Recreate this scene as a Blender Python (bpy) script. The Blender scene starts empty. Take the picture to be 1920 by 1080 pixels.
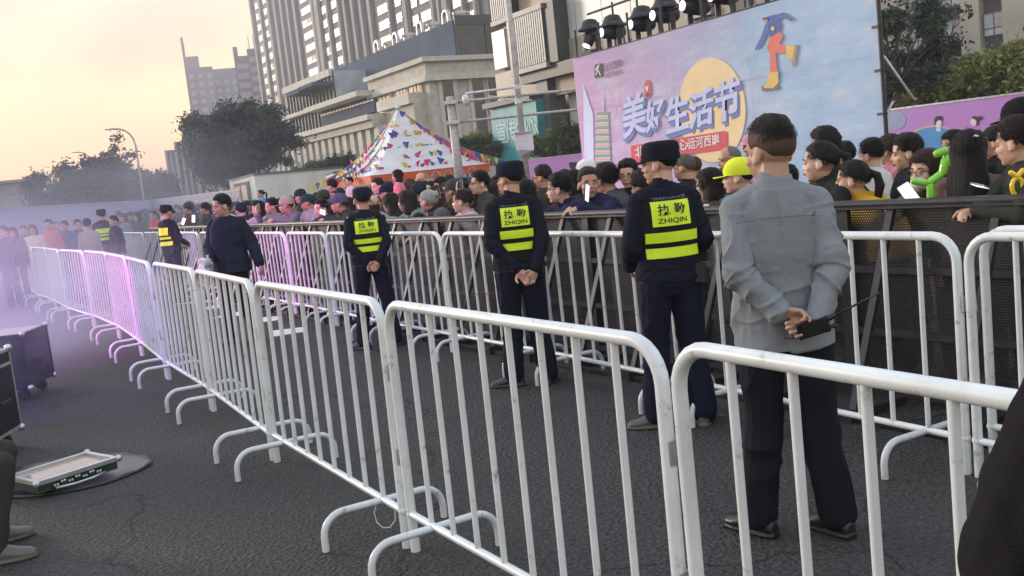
import bpy, bmesh, math, random
import numpy as np
from mathutils import Vector, Matrix, noise
from mathutils.bvhtree import BVHTree

R = math.radians
random.seed(7)
rng = np.random.default_rng(11)
scene = bpy.context.scene
COL = scene.collection

# ------------------------------------------------------------------ camera
F_PX, EYE, PITCH, ROLL = 1850.0, 1.62, R(6.824), R(6.164)
_F = Vector((0, math.cos(PITCH), -math.sin(PITCH)))
_U0 = Vector((0, math.sin(PITCH), math.cos(PITCH)))
_R0 = Vector((1, 0, 0))
_R = _R0 * math.cos(ROLL) - _U0 * math.sin(ROLL)
_U = _R0 * math.sin(ROLL) + _U0 * math.cos(ROLL)
cd = bpy.data.cameras.new('camera')
cam = bpy.data.objects.new('camera', cd)
COL.objects.link(cam)
cd.sensor_width = 36.0
cd.lens = 36.0 * F_PX / 1920.0
cd.clip_start = 0.05
cd.clip_end = 3000
M = Matrix((( _R.x, _U.x, -_F.x, 0), (_R.y, _U.y, -_F.y, 0), (_R.z, _U.z, -_F.z, EYE), (0, 0, 0, 1)))
cam.matrix_world = M
scene.camera = cam

# ------------------------------------------------------------------ sky, sun, exposure
SUN_AZ, SUN_EL = R(-58), R(6.0)        # left of the view, just above the horizon
w = bpy.data.worlds.new('World')
scene.world = w
w.use_nodes = True
nt = w.node_tree
nt.nodes.clear()
out = nt.nodes.new('ShaderNodeOutputWorld')
sky = nt.nodes.new('ShaderNodeTexSky')
sky.sky_type = 'NISHITA'
sky.sun_disc = False
sky.sun_elevation = SUN_EL
sky.sun_rotation = SUN_AZ
sky.air_density = 1.6
sky.dust_density = 3.0
sky.ozone_density = 1.0
bg = nt.nodes.new('ShaderNodeBackground')
bg.inputs[1].default_value = 0.05
nt.links.new(sky.outputs[0], bg.inputs[0])
# thin bright evening cloud deck over the clear-sky model
bg2 = nt.nodes.new('ShaderNodeBackground')
tc = nt.nodes.new('ShaderNodeTexCoord')
sp = nt.nodes.new('ShaderNodeSeparateXYZ')
nt.links.new(tc.outputs['Generated'], sp.inputs[0])
rmp = nt.nodes.new('ShaderNodeValToRGB')
nt.links.new(sp.outputs['Z'], rmp.inputs[0])
els = rmp.color_ramp.elements
els[0].position = 0.0
els[0].color = (0.86, 0.46, 0.29, 1)
els[1].position = 1.0
els[1].color = (0.52, 0.62, 0.80, 1)
for p_, c_ in ((0.05, (0.87, 0.54, 0.33, 1)), (0.12, (0.86, 0.68, 0.44, 1)), (0.22, (0.76, 0.70, 0.57, 1)), (0.42, (0.70, 0.76, 0.82, 1))):
    e_ = els.new(p_)
    e_.color = c_
ns = nt.nodes.new('ShaderNodeTexNoise')
mp = nt.nodes.new('ShaderNodeMapping')
mp.inputs['Scale'].default_value = (1.2, 1.2, 5.0)
nt.links.new(tc.outputs['Generated'], mp.inputs[0])
nt.links.new(mp.outputs[0], ns.inputs[0])
ns.inputs['Scale'].default_value = 1.7
ns.inputs['Detail'].default_value = 3
mr = nt.nodes.new('ShaderNodeMapRange')
mr.inputs[3].default_value = 0.95
mr.inputs[4].default_value = 1.15
nt.links.new(ns.outputs[0], mr.inputs[0])
nt.links.new(rmp.outputs[0], bg2.inputs[0])
nt.links.new(mr.outputs[0], bg2.inputs[1])
ad = nt.nodes.new('ShaderNodeAddShader')
nt.links.new(bg.outputs[0], ad.inputs[0])
nt.links.new(bg2.outputs[0], ad.inputs[1])
nt.links.new(ad.outputs[0], out.inputs[0])

sd = bpy.data.lights.new('sun', 'SUN')
sd.energy = 2.3
sd.angle = R(12)
sd.color = (1.0, 0.90, 0.79)
sun = bpy.data.objects.new('sun', sd)
COL.objects.link(sun)
_sv = Vector((math.sin(SUN_AZ) * math.cos(R(11)), math.cos(SUN_AZ) * math.cos(R(11)), math.sin(R(11))))
sun.rotation_euler = (-_sv).to_track_quat('-Z', 'Y').to_euler()

scene.view_settings.view_transform = 'Standard'
scene.view_settings.look = 'None'
scene.view_settings.exposure = 0.50
scene.view_settings.gamma = 1.0
scene.render.engine = 'CYCLES'
cy = scene.cycles
cy.use_denoising = True
cy.max_bounces = 6
cy.diffuse_bounces = 2
cy.glossy_bounces = 2
cy.transparent_max_bounces = 24
cy.volume_bounces = 1
cy.volume_step_rate = 2.0
cy.caustics_reflective = False
cy.caustics_refractive = False
cy.sample_clamp_indirect = 4.0

# ------------------------------------------------------------------ picture <-> place helpers
def ray(x, y):
    return _F * F_PX + _R * (x - 960) + _U * (540 - y)
def gp(x, y, z=0.0):                    # pixel -> point at height z
    d = ray(x, y)
    t = (z - EYE) / d.z
    return Vector((d.x * t, d.y * t, z))
def onplane(x, y, s, n):                # pixel -> vertical plane n.P = s
    d = ray(x, y)
    t = s / (d.x * n[0] + d.y * n[1])
    return Vector((d.x * t, d.y * t, EYE + d.z * t))
def atdist(x, y, dist):                 # pixel -> point at horizontal distance
    d = ray(x, y)
    t = dist / math.hypot(d.x, d.y)
    return Vector((d.x * t, d.y * t, EYE + d.z * t))
SA = R(29)
SD = Vector((-math.sin(SA), math.cos(SA), 0))       # along the street, away to the left
SE = Vector((math.cos(SA), math.sin(SA), 0))        # across the street, away to the right
ROTS = -R(61)                                        # local x = -SD, local y = SE

# ------------------------------------------------------------------ object helpers
def tag(o, label=None, cat=None, group=None, kind=None):
    if label: o['label'] = label
    if cat: o['category'] = cat
    if group: o['group'] = group
    if kind: o['kind'] = kind
    return o
def empty(name, loc=(0, 0, 0), rz=0.0, parent=None):
    o = bpy.data.objects.new(name, None)
    o.empty_display_size = 0.2
    o.location = loc
    o.rotation_euler = (0, 0, rz)
    COL.objects.link(o)
    if parent: o.parent = parent
    return o
def link(name, me, parent=None, loc=None, rz=None, color=None):
    o = bpy.data.objects.new(name, me)
    COL.objects.link(o)
    if parent: o.parent = parent
    if loc is not None: o.location = loc
    if rz is not None: o.rotation_euler = (0, 0, rz)
    if color is not None: o.color = (*color, 1)
    return o

class MB:
    def __init__(s):
        s.v = []; s.f = []; s.mi = []; s.m = 0
    def add(s, vs, fs):
        n = len(s.v)
        s.v.extend([tuple(v) for v in vs])
        for f in fs:
            s.f.append(tuple(i + n for i in f)); s.mi.append(s.m)
        return s
    def box(s, c, d, rot=None, taper=1.0):
        x, y, z = d[0] / 2, d[1] / 2, d[2] / 2
        vs = [Vector((sx * x * (taper if sz > 0 else 1), sy * y * (taper if sz > 0 else 1), sz * z)) for sz in (-1, 1) for sy in (-1, 1) for sx in (-1, 1)]
        if rot is not None: vs = [rot @ v for v in vs]
        c = Vector(c)
        return s.add([v + c for v in vs], [(0, 2, 3, 1), (4, 5, 7, 6), (0, 1, 5, 4), (2, 6, 7, 3), (0, 4, 6, 2), (1, 3, 7, 5)])
    def bx(s, x0, x1, y0, y1, z0, z1):
        return s.box(((x0 + x1) / 2, (y0 + y1) / 2, (z0 + z1) / 2), (abs(x1 - x0), abs(y1 - y0), abs(z1 - z0)))
    def tube(s, pts, r, seg=10, caps=True, closed=False):
        pts = [Vector(p) for p in pts]
        n = len(pts)
        rs = r if hasattr(r, '__len__') else [r] * n
        T = []
        for i in range(n):
            a = pts[(i - 1) % n] if (closed or i > 0) else pts[i]
            b = pts[(i + 1) % n] if (closed or i < n - 1) else pts[i]
            t = b - a
            T.append(t.normalized() if t.length > 1e-9 else Vector((0, 0, 1)))
        u = T[0].orthogonal().normalized()
        vs = []
        for i in range(n):
            u = (u - T[i] * u.dot(T[i]))
            u = u.normalized() if u.length > 1e-6 else T[i].orthogonal().normalized()
            w_ = T[i].cross(u)
            for k in range(seg):
                a = 2 * math.pi * k / seg
                vs.append(pts[i] + (u * math.cos(a) + w_ * math.sin(a)) * rs[i])
        fs = []
        for i in range(n if closed else n - 1):
            j = (i + 1) % n
            for k in range(seg):
                k2 = (k + 1) % seg
                fs.append((i * seg + k, i * seg + k2, j * seg + k2, j * seg + k))
        if caps and not closed:
            fs.append(tuple(range(seg))[::-1])
            fs.append(tuple((n - 1) * seg + k for k in range(seg)))
        return s.add(vs, fs)
    def rings(s, rings, caps=True):
        seg = len(rings[0]); vs = [v for r_ in rings for v in r_]; fs = []
        for i in range(len(rings) - 1):
            for k in range(seg):
                k2 = (k + 1) % seg
                fs.append((i * seg + k, i * seg + k2, (i + 1) * seg + k2, (i + 1) * seg + k))
        if caps:
            fs.append(tuple(range(seg))[::-1])
            fs.append(tuple((len(rings) - 1) * seg + k for k in range(seg)))
        return s.add(vs, fs)
    def loft(s, secs, seg=20, mat=None, e=1.0):      # secs: (center, right, fwd, rx, ry)
        out = []
        for c, rt, fw, rx, ry in secs:
            c = Vector(c); rt = Vector(rt); fw = Vector(fw); ring = []
            for k in range(seg):
                a = 2 * math.pi * k / seg
                ca, sa = math.cos(a), math.sin(a)
                ca = math.copysign(abs(ca) ** e, ca); sa = math.copysign(abs(sa) ** e, sa)
                p = c + rt * rx * ca + fw * ry * sa
                ring.append(mat @ p if mat is not None else p)
            out.append(ring)
        return s.rings(out)
    def lathe(s, prof, seg=16, c=(0, 0, 0)):
        c = Vector(c)
        return s.rings([[c + Vector((r_ * math.cos(2 * math.pi * k / seg), r_ * math.sin(2 * math.pi * k / seg), z)) for k in range(seg)] for r_, z in prof])
    def ell(s, c, r, mat=None, nu=16, nv=10, rot=None):
        c = Vector(c); vs = []; fs = []
        def P(a, b):
            p = Vector((r[0] * math.sin(b) * math.cos(a), r[1] * math.sin(b) * math.sin(a), r[2] * math.cos(b)))
            if rot is not None: p = rot @ p
            p = p + c
            return mat @ p if mat is not None else p
        vs.append(P(0, 0))
        for j in range(1, nv):
            for i in range(nu): vs.append(P(2 * math.pi * i / nu, math.pi * j / nv))
        vs.append(P(0, math.pi))
        for i in range(nu):
            i2 = (i + 1) % nu
            fs.append((0, 1 + i, 1 + i2))
            for j in range(nv - 2):
                a = 1 + j * nu
                fs.append((a + i, a + nu + i, a + nu + i2, a + i2))
            a = 1 + (nv - 2) * nu
            fs.append((a + i, len(vs) - 1, a + i2))
        return s.add(vs, fs)
    def cap(s, a, b, ra, rb, mat=None, seg=12):       # tapered capsule
        a = Vector(a); b = Vector(b)
        if mat is not None: a = mat @ a; b = mat @ b
        d = b - a; L = d.length
        if L < 1e-6: return s
        t = d / L
        pts = []; rs = []
        for k in range(1, 4):
            an = math.pi / 2 * k / 4
            pts.append(a - t * ra * math.cos(an)); rs.append(ra * math.sin(an))
        pts += [a, a.lerp(b, .5), b]; rs += [ra, (ra + rb) / 2, rb]
        for k in range(3, 0, -1):
            an = math.pi / 2 * k / 4
            pts.append(b + t * rb * math.cos(an)); rs.append(rb * math.sin(an))
        return s.tube(pts, rs, seg)
    def poly(s, pts):
        return s.add(pts, [tuple(range(len(pts)))])
    def prism(s, pts, ext):                            # polygon extruded by vector
        n = len(pts); ext = Vector(ext)
        pts = [Vector(p) for p in pts]
        vs = pts + [p + ext for p in pts]
        fs = [tuple(range(n))[::-1], tuple(range(n, 2 * n))] + [(i, (i + 1) % n, (i + 1) % n + n, i + n) for i in range(n)]
        return s.add(vs, fs)
    def mesh(s, name, mats=(), smooth=False, auto=None):
        me = bpy.data.meshes.new(name)
        me.from_pydata(s.v, [], s.f)
        for m_ in (mats if isinstance(mats, (list, tuple)) else [mats]): me.materials.append(m_)
        if any(s.mi): me.polygons.foreach_set('material_index', s.mi)
        if smooth:
            me.polygons.foreach_set('use_smooth', [True] * len(me.polygons))
            if auto:
                me.set_sharp_from_angle(angle=R(auto))
        me.update()
        return me
    def build(s, name, mats, parent=None, smooth=False, auto=None, **k):
        return link(name, s.mesh(name, mats, smooth, auto), parent, **k)
def copy_tree(o, parent=None):
    c = o.copy(); COL.objects.link(c)
    if parent: c.parent = parent
    for ch in o.children: copy_tree(ch, c)
    return c

# ------------------------------------------------------------------ materials
def new_mat(name):
    m = bpy.data.materials.new(name); m.use_nodes = True
    n = m.node_tree.nodes; l = m.node_tree.links
    b = n['Principled BSDF']
    return m, n, l, b
MATS = {}
def pmat(name, col=None, rough=.6, metal=0., var=.12, scale=8., bump=0., bscale=60., col2=None, objcol=False, spec=.5, sheen=0., stretch=None, coat=0.):
    if name in MATS: return MATS[name]
    m, n, l, b = new_mat(name)
    MATS[name] = m
    tc = n.new('ShaderNodeTexCoord')
    src = tc.outputs['Object']
    if stretch:
        mpn = n.new('ShaderNodeMapping'); mpn.inputs['Scale'].default_value = stretch
        l.new(src, mpn.inputs[0]); src = mpn.outputs[0]
    ns = n.new('ShaderNodeTexNoise'); ns.inputs['Scale'].default_value = scale; ns.inputs['Detail'].default_value = 5
    l.new(src, ns.inputs['Vector'])
    mx = n.new('ShaderNodeMix'); mx.data_type = 'RGBA'
    if objcol:
        oi = n.new('ShaderNodeObjectInfo')
        hs = n.new('ShaderNodeHueSaturation')
        mrn = n.new('ShaderNodeMapRange'); mrn.inputs[3].default_value = 1 - var; mrn.inputs[4].default_value = 1 + var
        l.new(ns.outputs[0], mrn.inputs[0]); l.new(mrn.outputs[0], hs.inputs['Value'])
        l.new(oi.outputs['Color'], hs.inputs['Color']); l.new(hs.outputs[0], b.inputs['Base Color'])
    else:
        c2 = col2 or tuple(max(0, c * (1 - var * 2)) for c in col)
        c1 = col if col2 else tuple(min(1, c * (1 + var)) for c in col)
        mx.inputs[6].default_value = (*c1, 1); mx.inputs[7].default_value = (*c2, 1)
        rp = n.new('ShaderNodeMapRange'); rp.inputs[1].default_value = .35; rp.inputs[2].default_value = .65
        l.new(ns.outputs[0], rp.inputs[0]); l.new(rp.outputs[0], mx.inputs[0]); l.new(mx.outputs[2], b.inputs['Base Color'])
    b.inputs['Roughness'].default_value = rough
    b.inputs['Metallic'].default_value = metal
    b.inputs['Specular IOR Level'].default_value = spec
    if sheen: b.inputs['Sheen Weight'].default_value = sheen
    if coat: b.inputs['Coat Weight'].default_value = coat
    if bump:
        n2 = n.new('ShaderNodeTexNoise'); n2.inputs['Scale'].default_value = bscale; n2.inputs['Detail'].default_value = 4
        l.new(src, n2.inputs['Vector'])
        bp = n.new('ShaderNodeBump'); bp.inputs['Strength'].default_value = bump; bp.inputs['Distance'].default_value = .01
        l.new(n2.outputs[0], bp.inputs['Height']); l.new(bp.outputs[0], b.inputs['Normal'])
    return m
def emis(name, col, st):
    if name in MATS: return MATS[name]
    m, n, l, b = new_mat(name); MATS[name] = m
    b.inputs['Base Color'].default_value = (*col, 1)
    b.inputs['Emission Color'].default_value = (*col, 1); b.inputs['Emission Strength'].default_value = st
    return m
M_white = pmat('white_enamel', (.70, .74, .76), .35, var=.05, scale=3, bump=.05, bscale=30, coat=.2)
def grime(m, c, sc_, lo, hi, amt):
    n = m.node_tree.nodes; l = m.node_tree.links; b = n['Principled BSDF']; src = b.inputs['Base Color'].links[0].from_socket
    tc = n.new('ShaderNodeTexCoord'); oi = n.new('ShaderNodeObjectInfo'); ad = n.new('ShaderNodeVectorMath'); ad.operation = 'ADD'
    l.new(tc.outputs['Object'], ad.inputs[0]); l.new(oi.outputs['Location'], ad.inputs[1])
    q = n.new('ShaderNodeTexNoise'); q.inputs['Scale'].default_value = sc_; q.inputs['Detail'].default_value = 6; q.inputs['Roughness'].default_value = .7; l.new(ad.outputs[0], q.inputs['Vector'])
    r_ = n.new('ShaderNodeMapRange'); r_.inputs[1].default_value = lo; r_.inputs[2].default_value = hi; r_.inputs[4].default_value = amt; l.new(q.outputs[0], r_.inputs[0])
    mx = n.new('ShaderNodeMix'); mx.data_type = 'RGBA'; mx.inputs[7].default_value = (*c, 1); l.new(r_.outputs[0], mx.inputs[0]); l.new(src, mx.inputs[6]); l.new(mx.outputs[2], b.inputs['Base Color'])
grime(M_white, (.22, .17, .13), 14, .60, .70, .75)
grime(M_white, (.42, .41, .40), 3.5, .50, .78, .45)
M_zinc = pmat('zinc_fitting', (.55, .57, .58), .4, .8)
M_black = pmat('black_steel', (.035, .035, .04), .45, .3, bump=.1)
M_skin = pmat('skin', objcol=True, rough=.5, var=.08, scale=14, bump=.04, bscale=140)
M_cloth = pmat('woven_cloth', objcol=True, rough=.85, var=.12, scale=7, bump=.22, bscale=260, sheen=.0, spec=.12)
M_hair = pmat('hair', objcol=True, rough=.6, spec=.22, var=.45, scale=26, stretch=(3, 3, .5), bump=.7, bscale=70)
M_leather = pmat('shoe_leather', objcol=True, rough=.4, var=.1)
M_hivis = pmat('fluorescent_tape', (.68, .92, .02), .45, var=.04)
M_print = pmat('black_print', (.012, .012, .015), .6)
M_grayprint = pmat('grey_print', (.16, .16, .17), .6)
M_plastic = pmat('black_plastic', (.012, .012, .014), .3)
M_glassdark = pmat('spectacle_frame', (.02, .012, .01), .25)

# ------------------------------------------------------------------ ground
def asphalt():
    m, n, l, b = new_mat('asphalt'); MATS['asphalt'] = m
    tc = n.new('ShaderNodeTexCoord')
    a = n.new('ShaderNodeTexNoise'); a.inputs['Scale'].default_value = 42; a.inputs['Detail'].default_value = 5; a.inputs['Roughness'].default_value = .95; a.inputs['Lacunarity'].default_value = 2.3
    v = n.new('ShaderNodeTexVoronoi'); v.inputs['Scale'].default_value = 48
    c = n.new('ShaderNodeTexNoise'); c.inputs['Scale'].default_value = .55; c.inputs['Detail'].default_value = 5
    for q in (a, v, c): l.new(tc.outputs['Object'], q.inputs['Vector'])
    r1 = n.new('ShaderNodeValToRGB'); e = r1.color_ramp.elements
    e[0].position = .40; e[0].color = (.012, .011, .011, 1); e[1].position = .66; e[1].color = (.100, .095, .092, 1)
    l.new(a.outputs[0], r1.inputs[0])
    r2 = n.new('ShaderNodeMapRange'); r2.inputs[3].default_value = .7; r2.inputs[4].default_value = 1.35
    l.new(c.outputs[0], r2.inputs[0])
    mx = n.new('ShaderNodeMix'); mx.data_type = 'RGBA'; mx.blend_type = 'MULTIPLY'; mx.inputs[0].default_value = 1
    l.new(r1.outputs[0], mx.inputs[6]); l.new(r2.outputs[0], mx.inputs[7])
    # hairline cracks and faint pale scuffs
    dn = n.new('ShaderNodeTexNoise'); dn.inputs['Scale'].default_value = 1.6; dn.inputs['Detail'].default_value = 4; l.new(tc.outputs['Object'], dn.inputs['Vector'])
    va = n.new('ShaderNodeVectorMath'); va.operation = 'MULTIPLY_ADD'; va.inputs[1].default_value = (.9, .9, 0); l.new(dn.outputs['Color'], va.inputs[0]); l.new(tc.outputs['Object'], va.inputs[2])
    ve = n.new('ShaderNodeTexVoronoi'); ve.feature = 'DISTANCE_TO_EDGE'; ve.inputs['Scale'].default_value = .42; l.new(va.outputs[0], ve.inputs['Vector'])
    cr_ = n.new('ShaderNodeMapRange'); cr_.inputs[1].default_value = .0015; cr_.inputs[2].default_value = .006; cr_.inputs[3].default_value = .45; cr_.inputs[4].default_value = 1; l.new(ve.outputs['Distance'], cr_.inputs[0])
    m3 = n.new('ShaderNodeMix'); m3.data_type = 'RGBA'; m3.blend_type = 'MULTIPLY'; m3.inputs[0].default_value = 1; l.new(mx.outputs[2], m3.inputs[6]); l.new(cr_.outputs[0], m3.inputs[7])
    sc2 = n.new('ShaderNodeTexNoise'); sc2.inputs['Scale'].default_value = 2.3; sc2.inputs['Detail'].default_value = 7; sc2.inputs['Roughness'].default_value = .75; l.new(tc.outputs['Object'], sc2.inputs['Vector'])
    s3 = n.new('ShaderNodeMapRange'); s3.inputs[1].default_value = .58; s3.inputs[2].default_value = .74; s3.inputs[4].default_value = .45; l.new(sc2.outputs[0], s3.inputs[0])
    m4 = n.new('ShaderNodeMix'); m4.data_type = 'RGBA'; m4.inputs[7].default_value = (.10, .092, .085, 1); l.new(s3.outputs[0], m4.inputs[0]); l.new(m3.outputs[2], m4.inputs[6]); l.new(m4.outputs[2], b.inputs['Base Color'])
    b.inputs['Roughness'].default_value = .75
    b.inputs['Specular IOR Level'].default_value = .3
    bp = n.new('ShaderNodeBump'); bp.inputs['Strength'].default_value = 1.0; bp.inputs['Distance'].default_value = .012
    l.new(v.outputs['Distance'], bp.inputs['Height']); l.new(bp.outputs[0], b.inputs['Normal'])
    return m
M_asphalt = asphalt()
tag(MB().poly([(-900, -200, -.004), (900, -200, -.004), (900, 1500, -.004), (-900, 1500, -.004)]).build('ground', pmat('ground_dust', (.09, .085, .08), .9)), kind='structure')
tag(MB().poly([(-80, -20, 0), (80, -20, 0), (80, 160, 0), (-80, 160, 0)]).build('road', M_asphalt), kind='structure')
# white crossing stripes on the lane
mk = MB()
for (x0, y0), (x1, y1) in (((506, 627), (569, 618)), ((474, 602), (521, 597)), ((412, 592), (455, 588)), ((382, 577), (424, 574)), ((340, 567), (418, 562)),
                           ((330, 557), (400, 552)), ((292, 547), (366, 541)), ((284, 540), (345, 535))):
    a, b_ = gp(x0, y0), gp(x1, y1)
    hw = .27
    t = (b_ - a).normalized(); nn = Vector((-t.y, t.x, 0)) * hw
    mk.poly([a - nn + Vector((0, 0, .004)), b_ - nn * .8 + t * .04 + Vector((0, 0, .004)), b_ + nn * .8 + Vector((0, 0, .004)), a + nn + t * .05 + Vector((0, 0, .004))])
tag(mk.build('road_marking', pmat('road_paint', (.8, .8, .78), .6, var=.08, scale=20)), kind='structure')
# ------------------------------------------------------------------ white crowd barriers
HB = 1.13
def arc(c, a0, a1, r, u, v, n=6):
    return [Vector(c) + Vector(u) * r * math.cos(a0 + (a1 - a0) * k / n) + Vector(v) * r * math.sin(a0 + (a1 - a0) * k / n) for k in range(n + 1)]
_bmesh = {}
def barrier_meshes(L):
    key = round(L, 2)
    if key in _bmesh: return _bmesh[key]
    L = key; rt = .0215; rc = .12
    X = (1, 0, 0); Z = (0, 0, 1)
    zt = HB - rt
    pts = [Vector((0, 0, .0))] + arc((rc, 0, zt - rc), math.pi, math.pi / 2, rc, X, Z) + arc((L - rc, 0, zt - rc), math.pi / 2, 0, rc, X, Z) + [Vector((L, 0, .0))]
    fr = MB().tube(pts, rt, 14).tube([(0, 0, .17), (L, 0, .17)], .017, 10)
    # weld beads and end caps of the frame
    for x in (0, L): fr.ell((x, 0, .17), (.028, .024, .026), nu=10, nv=6)
    bar = MB().tube([(0, 0, .17), (0, 0, zt)], .0125, 10)
    ft = MB()
    hs, hh, r_ = .30, .165, .10
    Y = (0, 1, 0)
    p2 = [Vector((0, -hs, 0))] + arc((0, -hs + r_, hh - r_), math.pi, math.pi / 2, r_, Y, Z) + arc((0, hs - r_, hh - r_), math.pi / 2, 0, r_, Y, Z) + [Vector((0, hs, 0))]
    ft.tube(p2, .0165, 10)
    la = MB().box((0, 0, 0), (.016, .024, .07)).tube([(.01, .012, .04), (.05, .012, .055), (.055, .012, -.03)], .005, 6)
    me = (fr.mesh('frame', M_white, True, 50), bar.mesh('bar', M_white, True, 50), ft.mesh('foot', M_white, True, 50), la.mesh('latch', M_zinc, False))
    _bmesh[key] = me
    return me
def barrier(a, b, label, group, nb=8, lean=None):
    lean = random.uniform(-.014, .014) if lean is None else lean
    a = Vector((a[0], a[1], 0)); b = Vector((b[0], b[1], 0))
    L = (b - a).length; d = (b - a) / L
    fr, bar, ft, la = barrier_meshes(L)
    root = empty('crowd_barrier', a, math.atan2(d.y, d.x))
    root.rotation_euler = (lean, 0, math.atan2(d.y, d.x))
    tag(root, label, 'barrier', group)
    link('frame', fr, root)
    for k in range(nb): link('bar', bar, root, loc=((k + 1) * L / (nb + 1), 0, 0))
    for x in (.22, L - .22): link('foot', ft, root, loc=(x, 0, 0))
    for z in (.42, .8): link('latch', la, root, loc=(L + .02, 0, z))
    return root
ORD = ['first', 'second', 'third', 'fourth', 'fifth', 'sixth', 'seventh', 'eighth', 'ninth', 'tenth', 'eleventh', 'twelfth', 'thirteenth', 'fourteenth', 'fifteenth', 'sixteenth', 'seventeenth', 'eighteenth']
near = [(1.36, .90), (.41, 2.62), (-.56, 4.22), (-1.56, 5.93), (-2.43, 7.60), (-3.33, 9.24), (-4.2, 10.95), (-5.1, 12.65), (-6.1, 14.3), (-7.2, 15.95), (-8.2, 17.7), (-9.25, 19.4), (-10.3, 21.2), (-11.5, 23.3)]
special = {0: 'largest white barrier, its top rail running out past the man in grey shirt at right',
           1: 'white barrier between the two big corner joints in the middle foreground',
           2: 'white barrier in the near row with a loose wire tie hanging from its bottom rail'}
for i in range(len(near) - 1):
    a, b = Vector(near[i + 1]), Vector(near[i])
    d = (b - a).normalized()
    barrier(a + d * .025, b - d * .045 + Vector((random.uniform(-.012, .012), random.uniform(-.012, .012))), special.get(i, 'white barrier, %s from the front in the near row' % ORD[i]), 'white barriers of the near row')
o = barrier((-11.95, 23.45), (-11.55, 23.6), 'narrow white end frame closing off the far left tip of the near row', 'white barriers of the near row', nb=0)
far = [(3.05, 2.55), (2.03, 4.38), (1.12, 6.03), (.26, 7.60), (-.59, 9.02), (-1.36, 10.3), (-2.11, 11.66), (-2.88, 13.01), (-3.63, 14.32), (-4.5, 15.85), (-5.3, 17.2), (-5.95, 18.4), (-7.03, 20.2), (-7.82, 21.5), (-8.5, 22.6), (-9.4, 24.2)]
for i in range(len(far) - 1):
    a, b = Vector(far[i + 1]), Vector(far[i])
    d = (b - a).normalized()
    barrier(a + d * .02, b - d * .04, 'white barrier, %s from the right in the row before the black mesh fence' % ORD[i], 'white barriers of the far row')
barrier((2.20, 4.55), (3.15, 2.9), 'second white barrier doubled up behind the rightmost one of the far row', 'white barriers of the far row')
tie = MB()
tpt = Vector((-.70, 4.47, .17))
tie.tube([tpt + Vector((0.05 * math.sin(k / 9 * 6.283), -.03, -.07 + .07 * math.cos(k / 9 * 6.283))) for k in range(9)], .003, 6, closed=True)
tag(tie.build('wire_tie', M_white, smooth=True), 'thin loop of white wire hanging from a bottom rail in the foreground', 'wire tie')

# ------------------------------------------------------------------ black mesh fence
def perf_mat():
    m, n, l, b = new_mat('perforated_steel')
    b.inputs['Base Color'].default_value = (.028, .028, .033, 1); b.inputs['Roughness'].default_value = .45; b.inputs['Metallic'].default_value = .2
    tc = n.new('ShaderNodeTexCoord'); sx = n.new('ShaderNodeSeparateXYZ'); l.new(tc.outputs['Object'], sx.inputs[0])
    def math_(op, a, bb=None):
        q = n.new('ShaderNodeMath'); q.operation = op
        for i, x in enumerate((a, bb)):
            if x is None: continue
            if isinstance(x, (int, float)): q.inputs[i].default_value = x
            else: l.new(x, q.inputs[i])
        return q.outputs[0]
    s = 1 / .017
    px = math_('MULTIPLY', sx.outputs['X'], s); pz = math_('MULTIPLY', sx.outputs['Z'], s * 1.15)
    row = math_('MODULO', math_('FLOOR', pz), 2.0)
    px = math_('ADD', px, math_('MULTIPLY', row, .5))
    fx = math_('SUBTRACT', math_('FRACT', px), .5); fz = math_('SUBTRACT', math_('FRACT', pz), .5)
    d = math_('SQRT', math_('ADD', math_('MULTIPLY', fx, fx), math_('MULTIPLY', fz, fz)))
    hole = math_('LESS_THAN', d, .30)
    tr = n.new('ShaderNodeBsdfTransparent'); mx = n.new('ShaderNodeMixShader')
    l.new(hole, mx.inputs[0]); l.new(b.outputs[0], mx.inputs[1]); l.new(tr.outputs[0], mx.inputs[2])
    l.new(mx.outputs[0], n['Material Output'].inputs[0])
    return m
M_perf = perf_mat()
FL0 = Vector((2.75, 4.9, 0)); FLd = Vector((-4.15, 6.6, 0)).normalized(); FLn = Vector((-FLd.y, FLd.x, 0)) * -1   # FLn points away from the lane
if FLn.x < 0: FLn = -FLn
PW = 1.3
fm = {}
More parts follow.
